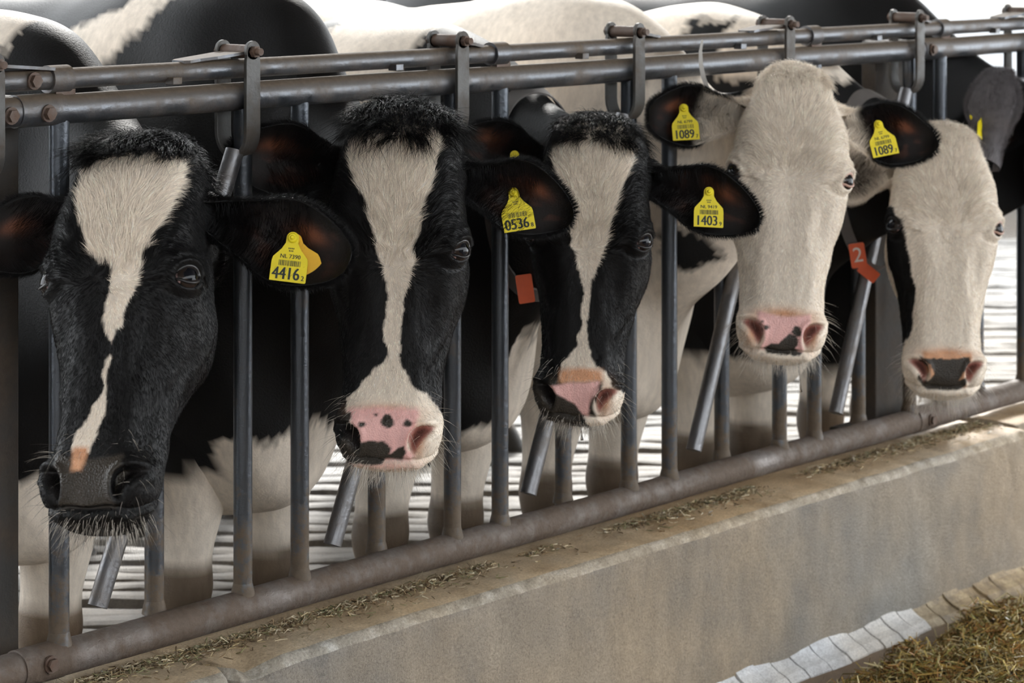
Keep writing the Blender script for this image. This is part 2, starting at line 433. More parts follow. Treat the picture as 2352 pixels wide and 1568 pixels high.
def pivot_bar(parent, u_top):
    """swinging bar: hangs from the strap and leans to a free lower end"""
    mb = MB()
    p0 = np.array([u_top - 0.012, -0.006, 1.188]); p1 = np.array([u_top - 0.325, -0.012, 0.470])
    mb.tube([p0 + (p1 - p0) * a for a in np.linspace(0, 1, 6)], 0.0165, 20)
    return mb.build('swing_bar', M['swing'], parent)

def vbar(parent, u, z0, z1, r=0.0165, y=0.0, name='bar'):
    mb = MB(); mb.tube([(u, y, z) for z in np.linspace(z0, z1, 8)], r, 20)
    mb.tube([(u, y, ZB + 0.020), (u, y, ZB + 0.032), (u, y, ZB + 0.042)], [r * 1.30, r * 1.15, r * 1.0], 20)   # weld bead
    return mb.build(name, M['bar'], parent)

def joint_bolts(parent, u, z, r):
    mb = MB()
    mb.tube([(u, -r - 0.010, z), (u, -r + 0.004, z)], 0.0105, 6); mb.tube([(u, -r - 0.003, z), (u, -r + 0.002, z)], 0.014, 16)
    return mb.build('bolt', M['rust'], parent)

FENCE = tag(empty('feed_fence', (0, 0, 0)), 'steel self-locking feed fence of rails, bars and swing bars on the kerb', 'fence')
def panel(u0, u1, locks, barsA, barsB, barsC):
    e = FENCE
    tube_x('main_rail', u0, u1, ZT, 0.0243, M['rail'], e, sag=0.0008)
    tube_x('locking_rail', u0, u1, ZU, 0.0168, M['rail'], e)
    tube_x('bottom_rail', u0, u1, ZB, 0.0285, M['lowrail'], e, sag=0.0012)
    for uu in barsA: vbar(e, uu, ZB, ZT)
    for uu in barsB: vbar(e, uu, ZB, ZT)
    for uu in barsC: vbar(e, uu, ZB, 0.90, y=0.030)
    for (uu, side, lu) in locks:
        lock(e, uu, side, lu); pivot_bar(e, uu)
        mb = MB(); mb.box((uu - 0.165, -0.019, ZU - 0.013), (0.010, 0.010, 0.006)); mb.build('stop_lug', M['rail'], e, smooth=False, bevel=0.001)
    return e
LK = [(0.0, -1, 0.135), (PER, 1, 0.085), (2 * PER, 1, 0.10), (3 * PER, -1, 0.12), (4 * PER, 1, 0.085)]
main = panel(UJ0, UJ1, LK,
             [0.013 + PER * k for k in range(5)], [0.152 + PER * k for k in range(-1, 4)], [0.383 + PER * k for k in range(-1, 4)])
right = panel(UJ1, UJ1 + 2.6, [(k * PER, -1, 0.12) for k in range(5, 9)],
              [0.013 + PER * k for k in range(5, 9)], [0.152 + PER * k for k in range(4, 9)], [0.383 + PER * k for k in range(4, 8)])
left = panel(UJ0 - 1.2, UJ0, [(-PER - 0.005, 1, 0.14)], [], [0.152 - 2 * PER], [])
def ring(name, u0, u1, z, r, parent, m='rail'):
    mb = MB(); mb.tube([(u0, 0, z), (u1, 0, z)], r, 28); return mb.build(name, M[m], parent)
for (px, par) in ((130, main), (1140, main), (1862, main), (2160, right)):
    uu = fence_u(px); ring('collar', uu - 0.021, uu + 0.021, ZU, 0.0222, par)
    mb = MB(); mb.box((uu + 0.012, 0, ZU - 0.023), (0.02, 0.008, 0.006)); mb.build('collar_weld', M['rust'], par, smooth=False)
ring('coupling', UJ0 - 0.10, UJ0, ZT, 0.0205 + 0.0015, left); ring('rail_sleeve', UJ0 - 0.006, UJ0 + 0.085, ZT, 0.0262, main)
ring('rail_sleeve', UJ0 - 0.002, UJ0 + 0.085, ZB, 0.0305, main, 'lowrail')
ring('rail_sleeve', UJ1 - 0.0, UJ1 + 0.10, ZT, 0.0262, right); ring('rail_sleeve', UJ1 - 0.03, UJ1 + 0.06, ZB, 0.0310, right, 'lowrail')
joint_bolts(main, fence_u(86), ZT - 0.004, 0.0262); joint_bolts(left, fence_u(2), ZT - 0.004, 0.0243)
joint_bolts(main, fence_u(88), ZB + 0.004, 0.0305); joint_bolts(right, UJ1 + 0.022, ZT, 0.0262); joint_bolts(right, UJ1 + 0.01, ZB, 0.031)
joint_bolts(main, fence_u(62), ZU, 0.0168)

def post(px0, px1, label, z1):
    a = at(px0, 700, -0.062)[0]; b = at(px1, 700, -0.062)[0]
    mb = MB(); mb.box(((a + b) / 2, 0.082, (LEDGE + z1) / 2 - 0.02), ((b - a) / 2, 0.02, (z1 - LEDGE) / 2 + 0.02))
    mb.box(((a + b) / 2, 0.108, (LEDGE + z1) / 2 - 0.02), (0.006, 0.03, (z1 - LEDGE) / 2 + 0.02))
    mb.box(((a + b) / 2, 0.120, LEDGE + 0.006), ((b - a) / 2 + 0.02, 0.06, 0.008))
    o = mb.build('fence_post', M['post'], smooth=False, bevel=0.003)
    return tag(o, label, 'post')
post(-60, 44, 'dark flat steel fence post at the edge beside the first cow', ZT + 0.02)
post(2012, 2086, 'dark brown steel fence post behind the white and black last cow', ZT + 0.02)

# ------------------------------------------------------------------ cows
def hermite(T, V, t):
    """smooth curve through rows V at parameters T, sampled at t (non-uniform Catmull-Rom, mild)"""
    T = np.asarray(T, float); V = np.asarray(V, float); sh = V.shape[1:]; V2 = V.reshape(len(T), -1)
    d = np.diff(V2, axis=0) / np.diff(T)[:, None]
    m = np.zeros_like(V2); m[0] = d[0]; m[-1] = d[-1]
    w = np.diff(T)
    m[1:-1] = (d[:-1] * w[1:, None] + d[1:] * w[:-1, None]) / (w[1:] + w[:-1])[:, None]
    i = np.clip(np.searchsorted(T, t, side='right') - 1, 0, len(T) - 2)
    h = w[i]; x = (t - T[i]) / h; x = x[:, None]; h = h[:, None]
    r = (2 * x**3 - 3 * x**2 + 1) * V2[i] + (x**3 - 2 * x**2 + x) * h * m[i] + (-2 * x**3 + 3 * x**2) * V2[i + 1] + (x**3 - x**2) * h * m[i + 1]
    return r.reshape((len(t),) + sh)

def sstep(a, b, x):
    t = np.clip((x - a) / (b - a), 0, 1); return t * t * (3 - 2 * t)

# half outlines (lateral share of the half width, share of the way from the face/back line A to the jaw/belly line B)
PR = {
    'lip':    [(0, 0), (.42, .02), (.74, .12), (.93, .28), (1.0, .48), (.95, .68), (.75, .86), (.42, .97), (0, 1)],
    'muzzle': [(0, 0), (.44, .01), (.78, .07), (.97, .24), (1.0, .46), (.90, .66), (.70, .84), (.40, .96), (0, 1)],
    'nose':   [(0, 0), (.36, .005), (.62, .045), (.80, .17), (.94, .36), (1.0, .58), (.84, .80), (.46, .95), (0, 1)],
    'mid':    [(0, 0), (.32, .00), (.57, .035), (.75, .13), (.90, .32), (1.0, .52), (.86, .78), (.46, .95), (0, 1)],
    'eyelow': [(0, 0), (.32, .00), (.60, .035), (.82, .11), (.97, .24), (1.0, .42), (.80, .74), (.42, .95), (0, 1)],
    'eye':    [(0, 0), (.34, .00), (.62, .03), (.86, .09), (1.0, .20), (.93, .42), (.72, .72), (.40, .94), (0, 1)],
    'brow':   [(0, 0), (.36, .00), (.66, .03), (.88, .10), (.98, .22), (.95, .42), (.74, .72), (.42, .94), (0, 1)],
    'poll':   [(0, 0), (.36, .01), (.64, .05), (.84, .14), (.96, .27), (1.0, .42), (.82, .70), (.45, .94), (0, 1)],
    'nape':   [(0, 0), (.28, .02), (.50, .09), (.70, .22), (.90, .40), (1.0, .58), (.86, .80), (.48, .95), (0, 1)],
    'neck':   [(0, 0), (.34, .03), (.60, .12), (.82, .28), (.96, .46), (1.0, .62), (.84, .82), (.46, .96), (0, 1)],
    'body':   [(0, 0), (.40, .03), (.74, .12), (.94, .28), (1.0, .48), (.96, .66), (.78, .84), (.44, .96), (0, 1)],
}
# head side view, (forward, distance below the poll) for face line A and jaw line B, half width, outline
HEAD = [
    ((.020, .646), (-.020, .646), .026, 'lip'),
    ((.042, .640), (-.040, .639), .054, 'lip'),
    ((.055, .626), (-.055, .622), .073, 'lip'),
    ((.064, .606), (-.066, .598), .086, 'muzzle'),
    ((.070, .582), (-.074, .570), .093, 'muzzle'),
    ((.073, .556), (-.079, .540), .0945, 'muzzle'),
    ((.070, .530), (-.083, .508), .0895, 'nose'),
    ((.066, .500), (-.089, .475), .088, 'nose'),
    ((.066, .440), (-.118, .418), .099, 'mid'),
    ((.072, .370), (-.156, .352), .116, 'mid'),
    ((.082, .305), (-.184, .288), .124, 'eyelow'),
    ((.090, .250), (-.190, .240), .131, 'eye'),
    ((.096, .195), (-.196, .212), .126, 'brow'),
    ((.096, .140), (-.198, .195), .120, 'brow'),
    ((.088, .085), (-.200, .185), .118, 'poll'),
    ((.066, .038), (-.203, .180), .112, 'poll'),
    ((.028, .008), (-.207, .178), .105, 'poll'),
    ((-.018, -.004), (-.213, .180), .100, 'nape'),
    ((-.070, .000), (-.225, .190), .097, 'nape'),
]
NRING = 208

def poly_in(poly, x, y):
    p = np.asarray(poly, float); ins = np.zeros(len(x), bool)
    x1, y1 = p[:, 0], p[:, 1]; x2, y2 = np.roll(x1, -1), np.roll(y1, -1)
    for a, b, c, d in zip(x1, y1, x2, y2):
        if b == d: continue
        ins ^= ((b > y) != (d > y)) & (x < (c - a) * (y - b) / (d - b) + a)
    return ins

BLACK = np.array([.0036, .0036, .0042]); WHITE = np.array([.83, .735, .625]); PINK = np.array([.80, .47, .44])
BROWN = np.array([.16, .105, .062]); SKIN = np.array([.55, .30, .19]); NOSE = np.array([.022, .020, .020])

def grid_normals(P, ns, nr):
    G = P.reshape(ns, nr, 3)
    du = np.roll(G, -1, 1) - np.roll(G, 1, 1)
    dv = np.empty_like(G); dv[1:-1] = G[2:] - G[:-2]; dv[0] = G[1] - G[0]; dv[-1] = G[-1] - G[-2]
    n = np.cross(du, dv); n /= np.linalg.norm(n, axis=2, keepdims=True) + 1e-12
    return n.reshape(-1, 3)

class HeadFrame:
    """poll position, size and attitude of a head; local (x, f, s): x to the cow's left, f out of the face, s down from the poll"""
    def __init__(self, poll, yaw, pitch, roll, scale):
        # yaw + turns the face to the picture's right, pitch + lifts the muzzle forward, roll + swings the muzzle to the right
        self.o = np.asarray(poll, float); self.k = scale
        R0 = np.stack([RIGHT, -FWD, -UP], 1)            # columns: x, f, s
        y, p, r = (math.radians(a) for a in (yaw, pitch, roll))
        Ry = np.array([[math.cos(y), math.sin(y), 0], [-math.sin(y), math.cos(y), 0], [0, 0, 1]])
        Rp = np.array([[1, 0, 0], [0, math.cos(p), math.sin(p)], [0, -math.sin(p), math.cos(p)]])
        Rr = np.array([[math.cos(r), 0, math.sin(r)], [0, 1, 0], [-math.sin(r), 0, math.cos(r)]])
        self.R = R0 @ Rr @ Ry @ Rp
    def out(self, q): return self.o + (np.asarray(q, float) * self.k) @ self.R.T
    def inn(self, P): return ((np.asarray(P, float) - self.o) @ self.R) / self.k
    def vec(self, q): return np.asarray(q, float) @ self.R.T

EYE = np.array([.121, .050, .251])       # eye centre on the skin, cow's left side
EYE_N = np.array([.80, .58, -.10]); EYE_N /= np.linalg.norm(EYE_N)

def head_detail(Q, N):
    """Q local points, N local normals -> displaced points"""
    x, f, s = Q[:, 0], Q[:, 1], Q[:, 2]; ax = np.abs(x); sg = np.sign(x) + (x == 0)
    d = np.zeros(len(Q))
    front = sstep(-0.1, 0.5, N[:, 1])
    # forehead: slight dish between the eyes, bony poll and brow ridges
    d += 0.006 * np.exp(-((ax - .075) / .03) ** 2 - ((s - .20) / .05) ** 2) * front
    d -= 0.006 * np.exp(-(x / .05) ** 2 - ((s - .30) / .07) ** 2) * front
    d += 0.010 * np.exp(-(x / .045) ** 2 - ((s - .02) / .045) ** 2) * (f > -.06)
    d += 0.011 * np.exp(-((ax - .094) / .020) ** 2 - ((s - .070) / .022) ** 2) * (f > -.06)          # horn buds
    # facial crest and hollow under the eye, nasal edge, jaw muscle
    d += 0.007 * np.exp(-((ax - (.098 - .10 * (s - .30))) / .016) ** 2 - ((s - .36) / .055) ** 2)
    d -= 0.009 * np.exp(-((ax - .078) / .022) ** 2 - ((s - .365) / .07) ** 2) * front
    d += 0.012 * np.exp(-((f + .095) / .05) ** 2 - ((s - .285) / .06) ** 2) * (ax > .04)
    d -= 0.006 * np.exp(-((f + .05) / .035) ** 2 - ((s - .41) / .05) ** 2) * (ax > .04)
    # wrinkled lids and cheek folds
    wv = np.sin((ax * 1.0 + s * 0.35) * 420) * 0.0011
    d += wv * np.exp(-((ax - .098) / .022) ** 2 - ((s - .205) / .035) ** 2)
    d += np.sin((f * 0.9 + ax - s * .18) * 260) * .0016 * np.exp(-((ax - .078) / .02) ** 2 - ((s - .43) / .06) ** 2)
    ck = sstep(.28, .34, s) * sstep(.54, .48, s) * sstep(.02, .05, ax)
    d += (vnoise(Q * [1.6, 1.0, .40], 34, 2, 5.0) - .5) * .0085 * ck
    d += (vnoise(Q * [1.0, 1.0, .8], 30, 2, 9.0) - .5) * .005 * sstep(.06, .10, s) * sstep(.30, .24, s) * front
    # muzzle: upper lip swell, chin, pad edge
    d += 0.006 * np.exp(-((ax - .062) / .028) ** 2 - ((s - .585) / .025) ** 2) * sstep(-.3, .4, N[:, 1] + .4)
    pad = pad_mask(x, s) * sstep(.1, .5, N[:, 1])
    d += 0.0022 * pad
    # mouth line
    sm = .6205 - .62 * np.clip(.035 - f, 0, .08) + .004 * np.exp(-(x / .02) ** 2)
    d -= 0.0075 * np.exp(-((s - sm) / .0036) ** 2) * sstep(-.055, -.02, f)
    d += 0.0035 * np.exp(-((s - sm - .011) / .006) ** 2) * sstep(-.03, .0, f)
    Qd = Q + N * d[:, None]
    # nostrils: comma-shaped hollows on the flanks of the pad
    e = nostril(x, s)
    hol = sstep(1.25, .40, e) * sstep(-.1, .3, N[:, 1])
    Qd += np.stack([-sg * .016 * hol, -.030 * hol, -.008 * hol], 1)
    rim = np.exp(-((e - 1.65) / .4) ** 2) * sstep(0, .4, N[:, 1]) * .0035
    Qd += N * rim[:, None]
    # eye sockets
    E = np.stack([sg * EYE[0], np.full_like(x, EYE[1]), np.full_like(x, EYE[2])], 1)
    En = np.stack([sg * EYE_N[0], np.full_like(x, EYE_N[1]), np.full_like(x, EYE_N[2])], 1)
    t1 = np.stack([-sg * EYE_N[1], np.full_like(x, EYE_N[0]), np.full_like(x, .22)], 1)       # slit axis, inner corner lower
    t1 -= En * np.sum(t1 * En, 1, keepdims=True); t1 /= np.linalg.norm(t1, axis=1, keepdims=True)
    t2 = np.cross(En, t1); D = Q - E
    p, q = np.sum(D * t1, 1), np.sum(D * t2, 1); q = np.where(t2[:, 2] > 0, q, -q)             # q + is down
    near = np.abs(np.sum(D * En, 1)) < .06
    e = np.sqrt((p / .0225) ** 2 + (q / .0150) ** 2)
    push = (-.019 * sstep(1.12, .72, e) + .0062 * np.exp(-((e - 1.45) / .34) ** 2) * (1 + .5 * (q < 0)) + .007 * np.exp(-((e - 2.3) / .7) ** 2) * (q < 0)
            - .0035 * np.exp(-((e - 2.15) / .3) ** 2) * (q > 0)) * near
    Qd += En * push[:, None]
    return Qd

def nostril(x, s):
    xx, ss = np.abs(x) - .0575, s - .578
    a = xx * .60 - ss * .80; b = xx * .80 + ss * .60             # long axis runs up and out
    return np.sqrt((a / .0265) ** 2 + ((b - 14.0 * a * a) / .0115) ** 2)

def pad_mask(x, s):
    ax = np.abs(x)
    top = .546 + .005 * np.cos(x * 40); half = .055 - .016 * sstep(.560, .598, s) + .006 * sstep(.602, .618, s)
    return sstep(half + .006, half - .004, ax) * sstep(top - .006, top + .004, s) * sstep(.624, .618, s)

def make_cow(c):
    """c: dict describing one cow; returns its object with all parts"""
    hf = HeadFrame(c['poll'], c['yaw'], c['pitch'], c['roll'], c['k'])
    A, B, L, W, T = [], [], [], [], []
    for (a, b, w, pr) in HEAD:
        A.append(hf.out((0, a[0], a[1]))); B.append(hf.out((0, b[0], b[1]))); L.append(hf.vec((1, 0, 0)))
        pw = 1 + (c.get('pw', 1.0) - 1) * (1 if a[1] < .06 else .55 if a[1] < .12 else 0)
        W.append(np.array(PR[pr]) * [w * c['k'] * pw, 1])
    bx, by = c['body']; th = math.radians(c.get('turn', 0.0)); bk = c.get('bk', 1.0)
    fx = np.array([math.cos(th), math.sin(th), 0]); fb = np.array([-math.sin(th), math.cos(th), 0])
    org = np.array([bx, by, ZF])
    def bp(x, b, z): return org + fx * x + fb * b * bk + UP * z
    zt = c.get('top', 1.33); hw = c.get('hw', .255)
    dew = c.get('dew', 0.0)
    # neck base and trunk (distance back from the forelegs, height above the floor)
    rings = [((-.17, zt - .04), (-.235, .66 - dew), .150, 'neck'), ((-.02, zt - .005), (-.175, .46 - dew), .200, 'body'), ((.13, zt), (-.03, .41 - dew), .232, 'body'),
             ((.36, zt - .03), (.28, .42), .248, 'body'), ((.70, zt - .05), (.68, .40), hw, 'body'), ((1.02, zt - .03), (1.02, .44), hw, 'body'),
             ((1.28, zt + .01), (1.24, .56), .235, 'body'), ((1.48, zt - .02), (1.42, .72), .18, 'body'), ((1.57, zt - .10), (1.52, .88), .12, 'body'), ((1.60, zt - .22), (1.57, .98), .04, 'body')]
    if 'neckmid' in c:
        un, za, zb_, wv = c['neckmid']
        A.append(np.array([un, .0, za])); B.append(np.array([un, -.02, zb_])); l = L[-1] + fx; L.append(l / np.linalg.norm(l)); W.append(np.array(PR['neck']) * [wv, 1])
    for (a, b, w, pr) in rings:
        A.append(bp(0, *a)); B.append(bp(0, *b)); L.append(fx); W.append(np.array(PR[pr]) * [w, 1])
    A, B, L, W = map(np.array, (A, B, L, W))
    st = np.maximum(np.linalg.norm(np.diff(A, axis=0), axis=1), np.linalg.norm(np.diff(B, axis=0), axis=1))
    T = np.concatenate([[0], np.cumsum(st)]); nh = len(HEAD)
    t = np.concatenate([np.arange(0, T[nh - 1], .0023), np.arange(T[nh - 1], T[nh], .009), np.arange(T[nh], T[nh + 4], .013), np.arange(T[nh + 4], T[-1], .03), [T[-1]]])
    Ai, Bi, Li, Wi = (hermite(T, X, t) for X in (A, B, L, W))
    Li /= np.linalg.norm(Li, axis=1, keepdims=True)
    ns = len(t)
    # ring points: mirrored outline through a closed cubic
    full = np.concatenate([Wi, Wi[:, -2:0:-1] * np.array([-1, 1])], 1)       # ns x 16 x 2
    nc = full.shape[1]; th_ = np.linspace(0, nc, NRING, endpoint=False); i0 = np.floor(th_).astype(int); x = (th_ - i0)[None, :, None]
    g = lambda k: full[:, (i0 + k) % nc, :]
    p0, p1, p2, p3 = g(-1), g(0), g(1), g(2)
    R2 = 0.5 * ((2 * p1) + (p2 - p0) * x + (2 * p0 - 5 * p1 + 4 * p2 - p3) * x**2 + (3 * p1 - p0 - 3 * p2 + p3) * x**3)
    P = Ai[:, None, :] + (Bi - Ai)[:, None, :] * R2[:, :, 1:2] + Li[:, None, :] * R2[:, :, 0:1]
    P = P.reshape(-1, 3)
    Nn = grid_normals(P, ns, NRING)
    cen = np.repeat((Ai + Bi) / 2, NRING, 0)
    if np.mean(np.sum(Nn * (P - cen), 1)) < 0: Nn = -Nn; flip = True
    else: flip = False
    hd = np.repeat(t < T[nh - 4], NRING)
    Q = hf.inn(P); Nl = Nn @ hf.R
    Qh = Q.copy(); Qh[hd] = head_detail(Q[hd], Nl[hd])
    fade = np.repeat(sstep(T[nh - 4], T[nh - 7], t), NRING)[:, None]
    P = hf.out(Q * (1 - fade) + Qh * fade)
    # ease the folds where the neck turns
    G = P.reshape(ns, NRING, 3); wgt = (sstep(T[nh - 4], T[nh - 1], t) * sstep(T[nh + 2], T[nh + 1], t))[:, None, None] * .5
    for _ in range(90):
        Av = G.copy(); Av[1:-1] = (G[2:] + G[:-2]) * .35 + (np.roll(G, 1, 1) + np.roll(G, -1, 1))[1:-1] * .15
        G = G + (Av - G) * wgt
    P = G.reshape(-1, 3)
    # body relief: shoulder, ribs
    bl = ~np.repeat(t < T[nh - 1] + .02, NRING)
    PB = P[bl]; P[bl] += Nn[bl] * ((vnoise(PB, 5, 2, c['seed']) - .5) * .028)[:, None]
    Nn = grid_normals(P, ns, NRING) * (-1 if flip else 1)
    V = [P]; F = []
    idx = np.arange(ns * NRING).reshape(ns, NRING); j2 = np.roll(idx, -1, 1)
    quads = np.stack([idx[:-1], j2[:-1], j2[1:], idx[1:]], -1).reshape(-1, 4)
    if flip: quads = quads[:, ::-1]
    F += quads.tolist()
    c0 = len(P); V.append(P.reshape(ns, NRING, 3)[[0, -1]].mean(1)); n0 = ns * NRING
    for k in range(NRING):
        a, b = k, (k + 1) % NRING
        F.append((n0, b, a) if not flip else (n0, a, b)); q = (ns - 1) * NRING
        F.append((n0 + 1, q + a, q + b) if not flip else (n0 + 1, q + b, q + a))
    nv = n0 + 2
    # legs, part of the same body mesh
    legs = []
    fl = c.get('legs', [(.10, .0), (-.10, .03), (.15, 1.28), (-.15, 1.34)])
    for li, (lx, lb) in enumerate(fl):
        fore = li < 2; sp = 1 if lx > 0 else -1
        if fore: sec = [(.70, -.01, .105, .125), (.56, -.02, .085, .105), (.44, -.015, .064, .075), (.34, .0, .052, .058), (.27, .005, .056, .062), (.20, .01, .042, .044), (.12, .01, .037, .040), (.075, -.005, .043, .05), (.045, -.02, .050, .062), (.0, -.03, .054, .075)]
        else: sec = [(.88, .0, .12, .20), (.70, .02, .10, .17), (.58, .05, .07, .11), (.48, .10, .048, .07), (.41, .12, .044, .060), (.30, .10, .038, .046), (.14, .07, .036, .042), (.08, .05, .042, .052), (.045, .035, .050, .064), (.0, .02, .054, .078)]
        S = np.array([(z, b, w, d) for z, b, w, d in sec]); zz = np.linspace(0, len(sec) - 1, 40)
        Si = hermite(np.arange(len(sec)), S, zz); m = 24; an = np.linspace(0, 2 * math.pi, m, endpoint=False)
        pts = []
        for z, b, w, d in Si:
            if z < .06: z = max(z, 0)
            pts.append(org + fx[None] * (lx + w * np.cos(an))[:, None] + fb[None] * (lb * bk + b + d * np.sin(an))[:, None] + UP[None] * z)
        pts = np.concatenate(pts); base = nv; V.append(pts); nv += len(pts)
        for i in range(39):
            for k in range(m):
                F.append((base + i * m + k, base + (i + 1) * m + k, base + (i + 1) * m + (k + 1) % m, base + i * m + (k + 1) % m))
        F.append(tuple(base + 39 * m + k for k in range(m)))
    V = np.concatenate(V)
    # coat colours
    col = np.tile(WHITE, (len(V), 1)); wet = np.zeros(len(V))
    nP = ns * NRING; tp = np.repeat(t, NRING)
    Ql = hf.inn(V[:nP])
    ish = tp < T[nh - 1] + .03
    hc, hw_ = c['paint'](Ql[ish], (Nn @ hf.R)[ish]); ci = np.zeros(nP, int)
    if c.get('detail', True) and HAIR: hc = hc * (.80 + .20 * np.maximum(hw_, sstep(.50, .56, Ql[ish][:, 2])))[:, None]
    col[:nP][ish] = hc; wet[:nP][ish] = hw_
    loc = V - org; lb = np.stack([loc @ fx, loc @ fb, loc[:, 2]], 1)
    msk = np.ones(len(V), bool); msk[:nP] = ~ish
    bc = c['bodypaint'](lb[msk], V[msk]); col[msk] = bc
    me = bpy.data.meshes.new('cow'); me.from_pydata((V - org).tolist(), [], F)
    me.polygons.foreach_set('use_smooth', [True] * len(F))
    at_ = me.attributes.new('Col', 'FLOAT_COLOR', 'POINT'); at_.data.foreach_set('color', np.concatenate([col, np.ones((len(V), 1))], 1).astype(np.float32).ravel())
    aw = me.attributes.new('wet', 'FLOAT', 'POINT'); aw.data.foreach_set('value', wet.astype(np.float32))
    o = new_obj('cow', me, None, [M['coat']]); o.location = org
    tag(o, c['label'], 'cow', 'dairy cows standing at the feed fence')
    o['_t'] = 0; del o['_t']
    cow = dict(o=o, hf=hf, org=org, c=c, P=P, N=Nn, tp=tp, T=T, nh=nh, ns=ns, Ql=Ql)
    if c.get('detail', True):
        add_eyes(cow)
        for e in c['ears']: add_ear(cow, e)
        if 'collar' in c: add_collar(cow, c['collar'])
        if HAIR: add_hair(cow)
    return cow

def add_eyes(cow):
    hf, org, c = cow['hf'], cow['org'], cow['c']
    for sg in (-1, 1):
        n = EYE_N * [sg, 1, 1]; ce = EYE * [sg, 1, 1] - n * .0120; r = .0235
        t1 = np.array([-sg * EYE_N[1], EYE_N[0], .22]); t1 -= n * t1.dot(n); t1 /= np.linalg.norm(t1)
        t2 = np.cross(n, t1); t2 = t2 if t2[2] > 0 else -t2
        nu, nvv = 40, 28; V = []; C = []
        for i in range(nvv + 1):
            ph = math.pi * i / nvv
            for k in range(nu):
                w = 2 * math.pi * k / nu
                d = n * math.cos(ph) + (t1 * math.cos(w) + t2 * math.sin(w)) * math.sin(ph)
                V.append(hf.out(ce + d * r) - org)
                g = np.array([np.dot(d, t1) / .90, np.dot(d, t2) / .72]); q = np.linalg.norm(g)
                if ph > 1.8: q = 2
                C.append((.003, .004, .007) if q < .62 else (.020, .013, .010) if (q < .97 or np.dot(d, t1) < .70) else (.42, .27, .26))
        F = [(i * nu + k, i * nu + (k + 1) % nu, (i + 1) * nu + (k + 1) % nu, (i + 1) * nu + k) for i in range(nvv) for k in range(nu)]
        me = bpy.data.meshes.new('eye'); me.from_pydata([tuple(v) for v in V], [], F); me.polygons.foreach_set('use_smooth', [True] * len(F))
        a = me.attributes.new('Col', 'FLOAT_COLOR', 'POINT'); a.data.foreach_set('color', np.array([(*q, 1) for q in C], np.float32).ravel())
        eye = new_obj('eye', me, cow['o'], [M['eye']])
        # lids: a soft rim following the opening
        pts = []; rad = []
        for k in range(49):
            w = 2 * math.pi * k / 48; p, q = .0208 * math.cos(w), .0145 * math.sin(w) - .001
            if math.cos(w) > .8: p += .004 * (math.cos(w) - .8) / .2
            h = math.sqrt(max(r * r - p * p - q * q, 1e-6))
            pts.append(hf.out(ce + n * (h + .0012) + t1 * p + t2 * q) - org); rad.append((.0038 if q < 0 else .0024) * hf.k)
        mb = MB(); mb.tube(pts, rad, 10, cap=False)
        mb.build('eyelid', M[c.get('lid', ('lid', 'lid'))[0 if sg < 0 else 1]], eye)

# ------------------------------------------------------------------ ears and tags
def tag_text(s, size, align='CENTER'):
    cu = bpy.data.curves.new('lettering', 'FONT'); cu.body = s; cu.size = size; cu.align_x = align; cu.align_y = 'CENTER'; cu.resolution_u = 3
    ob = bpy.data.objects.new('lettering', cu); me = bpy.data.meshes.new_from_object(ob)
    v = np.array([x.co[:] for x in me.vertices]); f = [tuple(p.vertices) for p in me.polygons]
    bpy.data.objects.remove(ob); bpy.data.meshes.remove(me); bpy.data.curves.remove(cu)
    return v, f

TAG_OUT = [(-.0275, 0), (.0265, -.001), (.0275, .001), (.0275, .030), (.0262, .036), (.0145, .049), (.0095, .058)] + \
          [(.0095 * math.cos(a), .066 + .0095 * math.sin(a)) for a in np.linspace(-.2, math.pi + .2, 11)] + [(-.0095, .058), (-.0145, .049), (-.0262, .036), (-.0275, .030)]

def ear_tag(cow, parent, pos, ex, ey, nums, k=1.0, material='yellow', name='ear_tag', label=None):
    """pos: button centre (world); ex, ey: width and upward directions on the tag; nums: (code line, number, check digit)"""
    ex = ex / np.linalg.norm(ex); ey = ey - ex * ey.dot(ex); ey /= np.linalg.norm(ey); ez = np.cross(ex, ey)
    org = np.asarray(pos) - cow['org'] - ey * .066 * k
    mb = MB(); mb.prism([(x * k, y * k) for x, y in TAG_OUT], org - ez * .0008, ex, ey, ez, .0016)
    bc = org + ey * .066 * k
    mb.tube([bc - ez * .030, bc + ez * .004, bc + ez * .0055], [.0075 * k, .0075 * k, .006 * k], 18); mb.tube([bc, bc + ez * .0085, bc + ez * .010], [.0034 * k, .0034 * k, .002 * k], 12)
    mb.cur = 1
    if nums:
        code, num, chk = nums
        def put(s, size, cx, cy, sx=1.0, bold=0.0):
            v, f = tag_text(s, size)
            for dx in ((0.0,) if not bold else (-bold, bold)):
                mb.add([org + ex * k * (cx + p[0] * sx + dx) + ey * k * (cy + p[1]) + ez * (.00105 + .0001 * (dx > 0)) for p in v], f)
        if code: put(code, .0088, 0, .0375, 1.0, .00018)
        put(num, .0262, -.0035, .0108, .80, .00065); put(chk, .0105, .0222, .0060, .9, .0003)
        r2 = np.random.default_rng(sum(map(ord, num))); x = -.0165
        while x < .0165:
            w = r2.choice([.0005, .0008, .0012]); mb.box(org + ex * k * (x + w / 2) + ey * k * .0275 + ez * .0010, (w / 2 * k, .0042 * k, .0001), (ex, ey, ez)); x += w + r2.choice([.0006, .0009, .0013])
        for q in (0, 1):                                     # two unreadable rows of fine print
            for j in range(4 - q): mb.box(org + ex * k * ((j - 1.5 + q * .5) * .0024) + ey * k * (.0500 - .0038 * q) + ez * .0010, (.0007 * k, .0011 * k, .0001), (ex, ey, ez))
    o = mb.build(name, [M[material], M['ink']], parent, smooth=False)
    if label: o['label'] = label
    return o

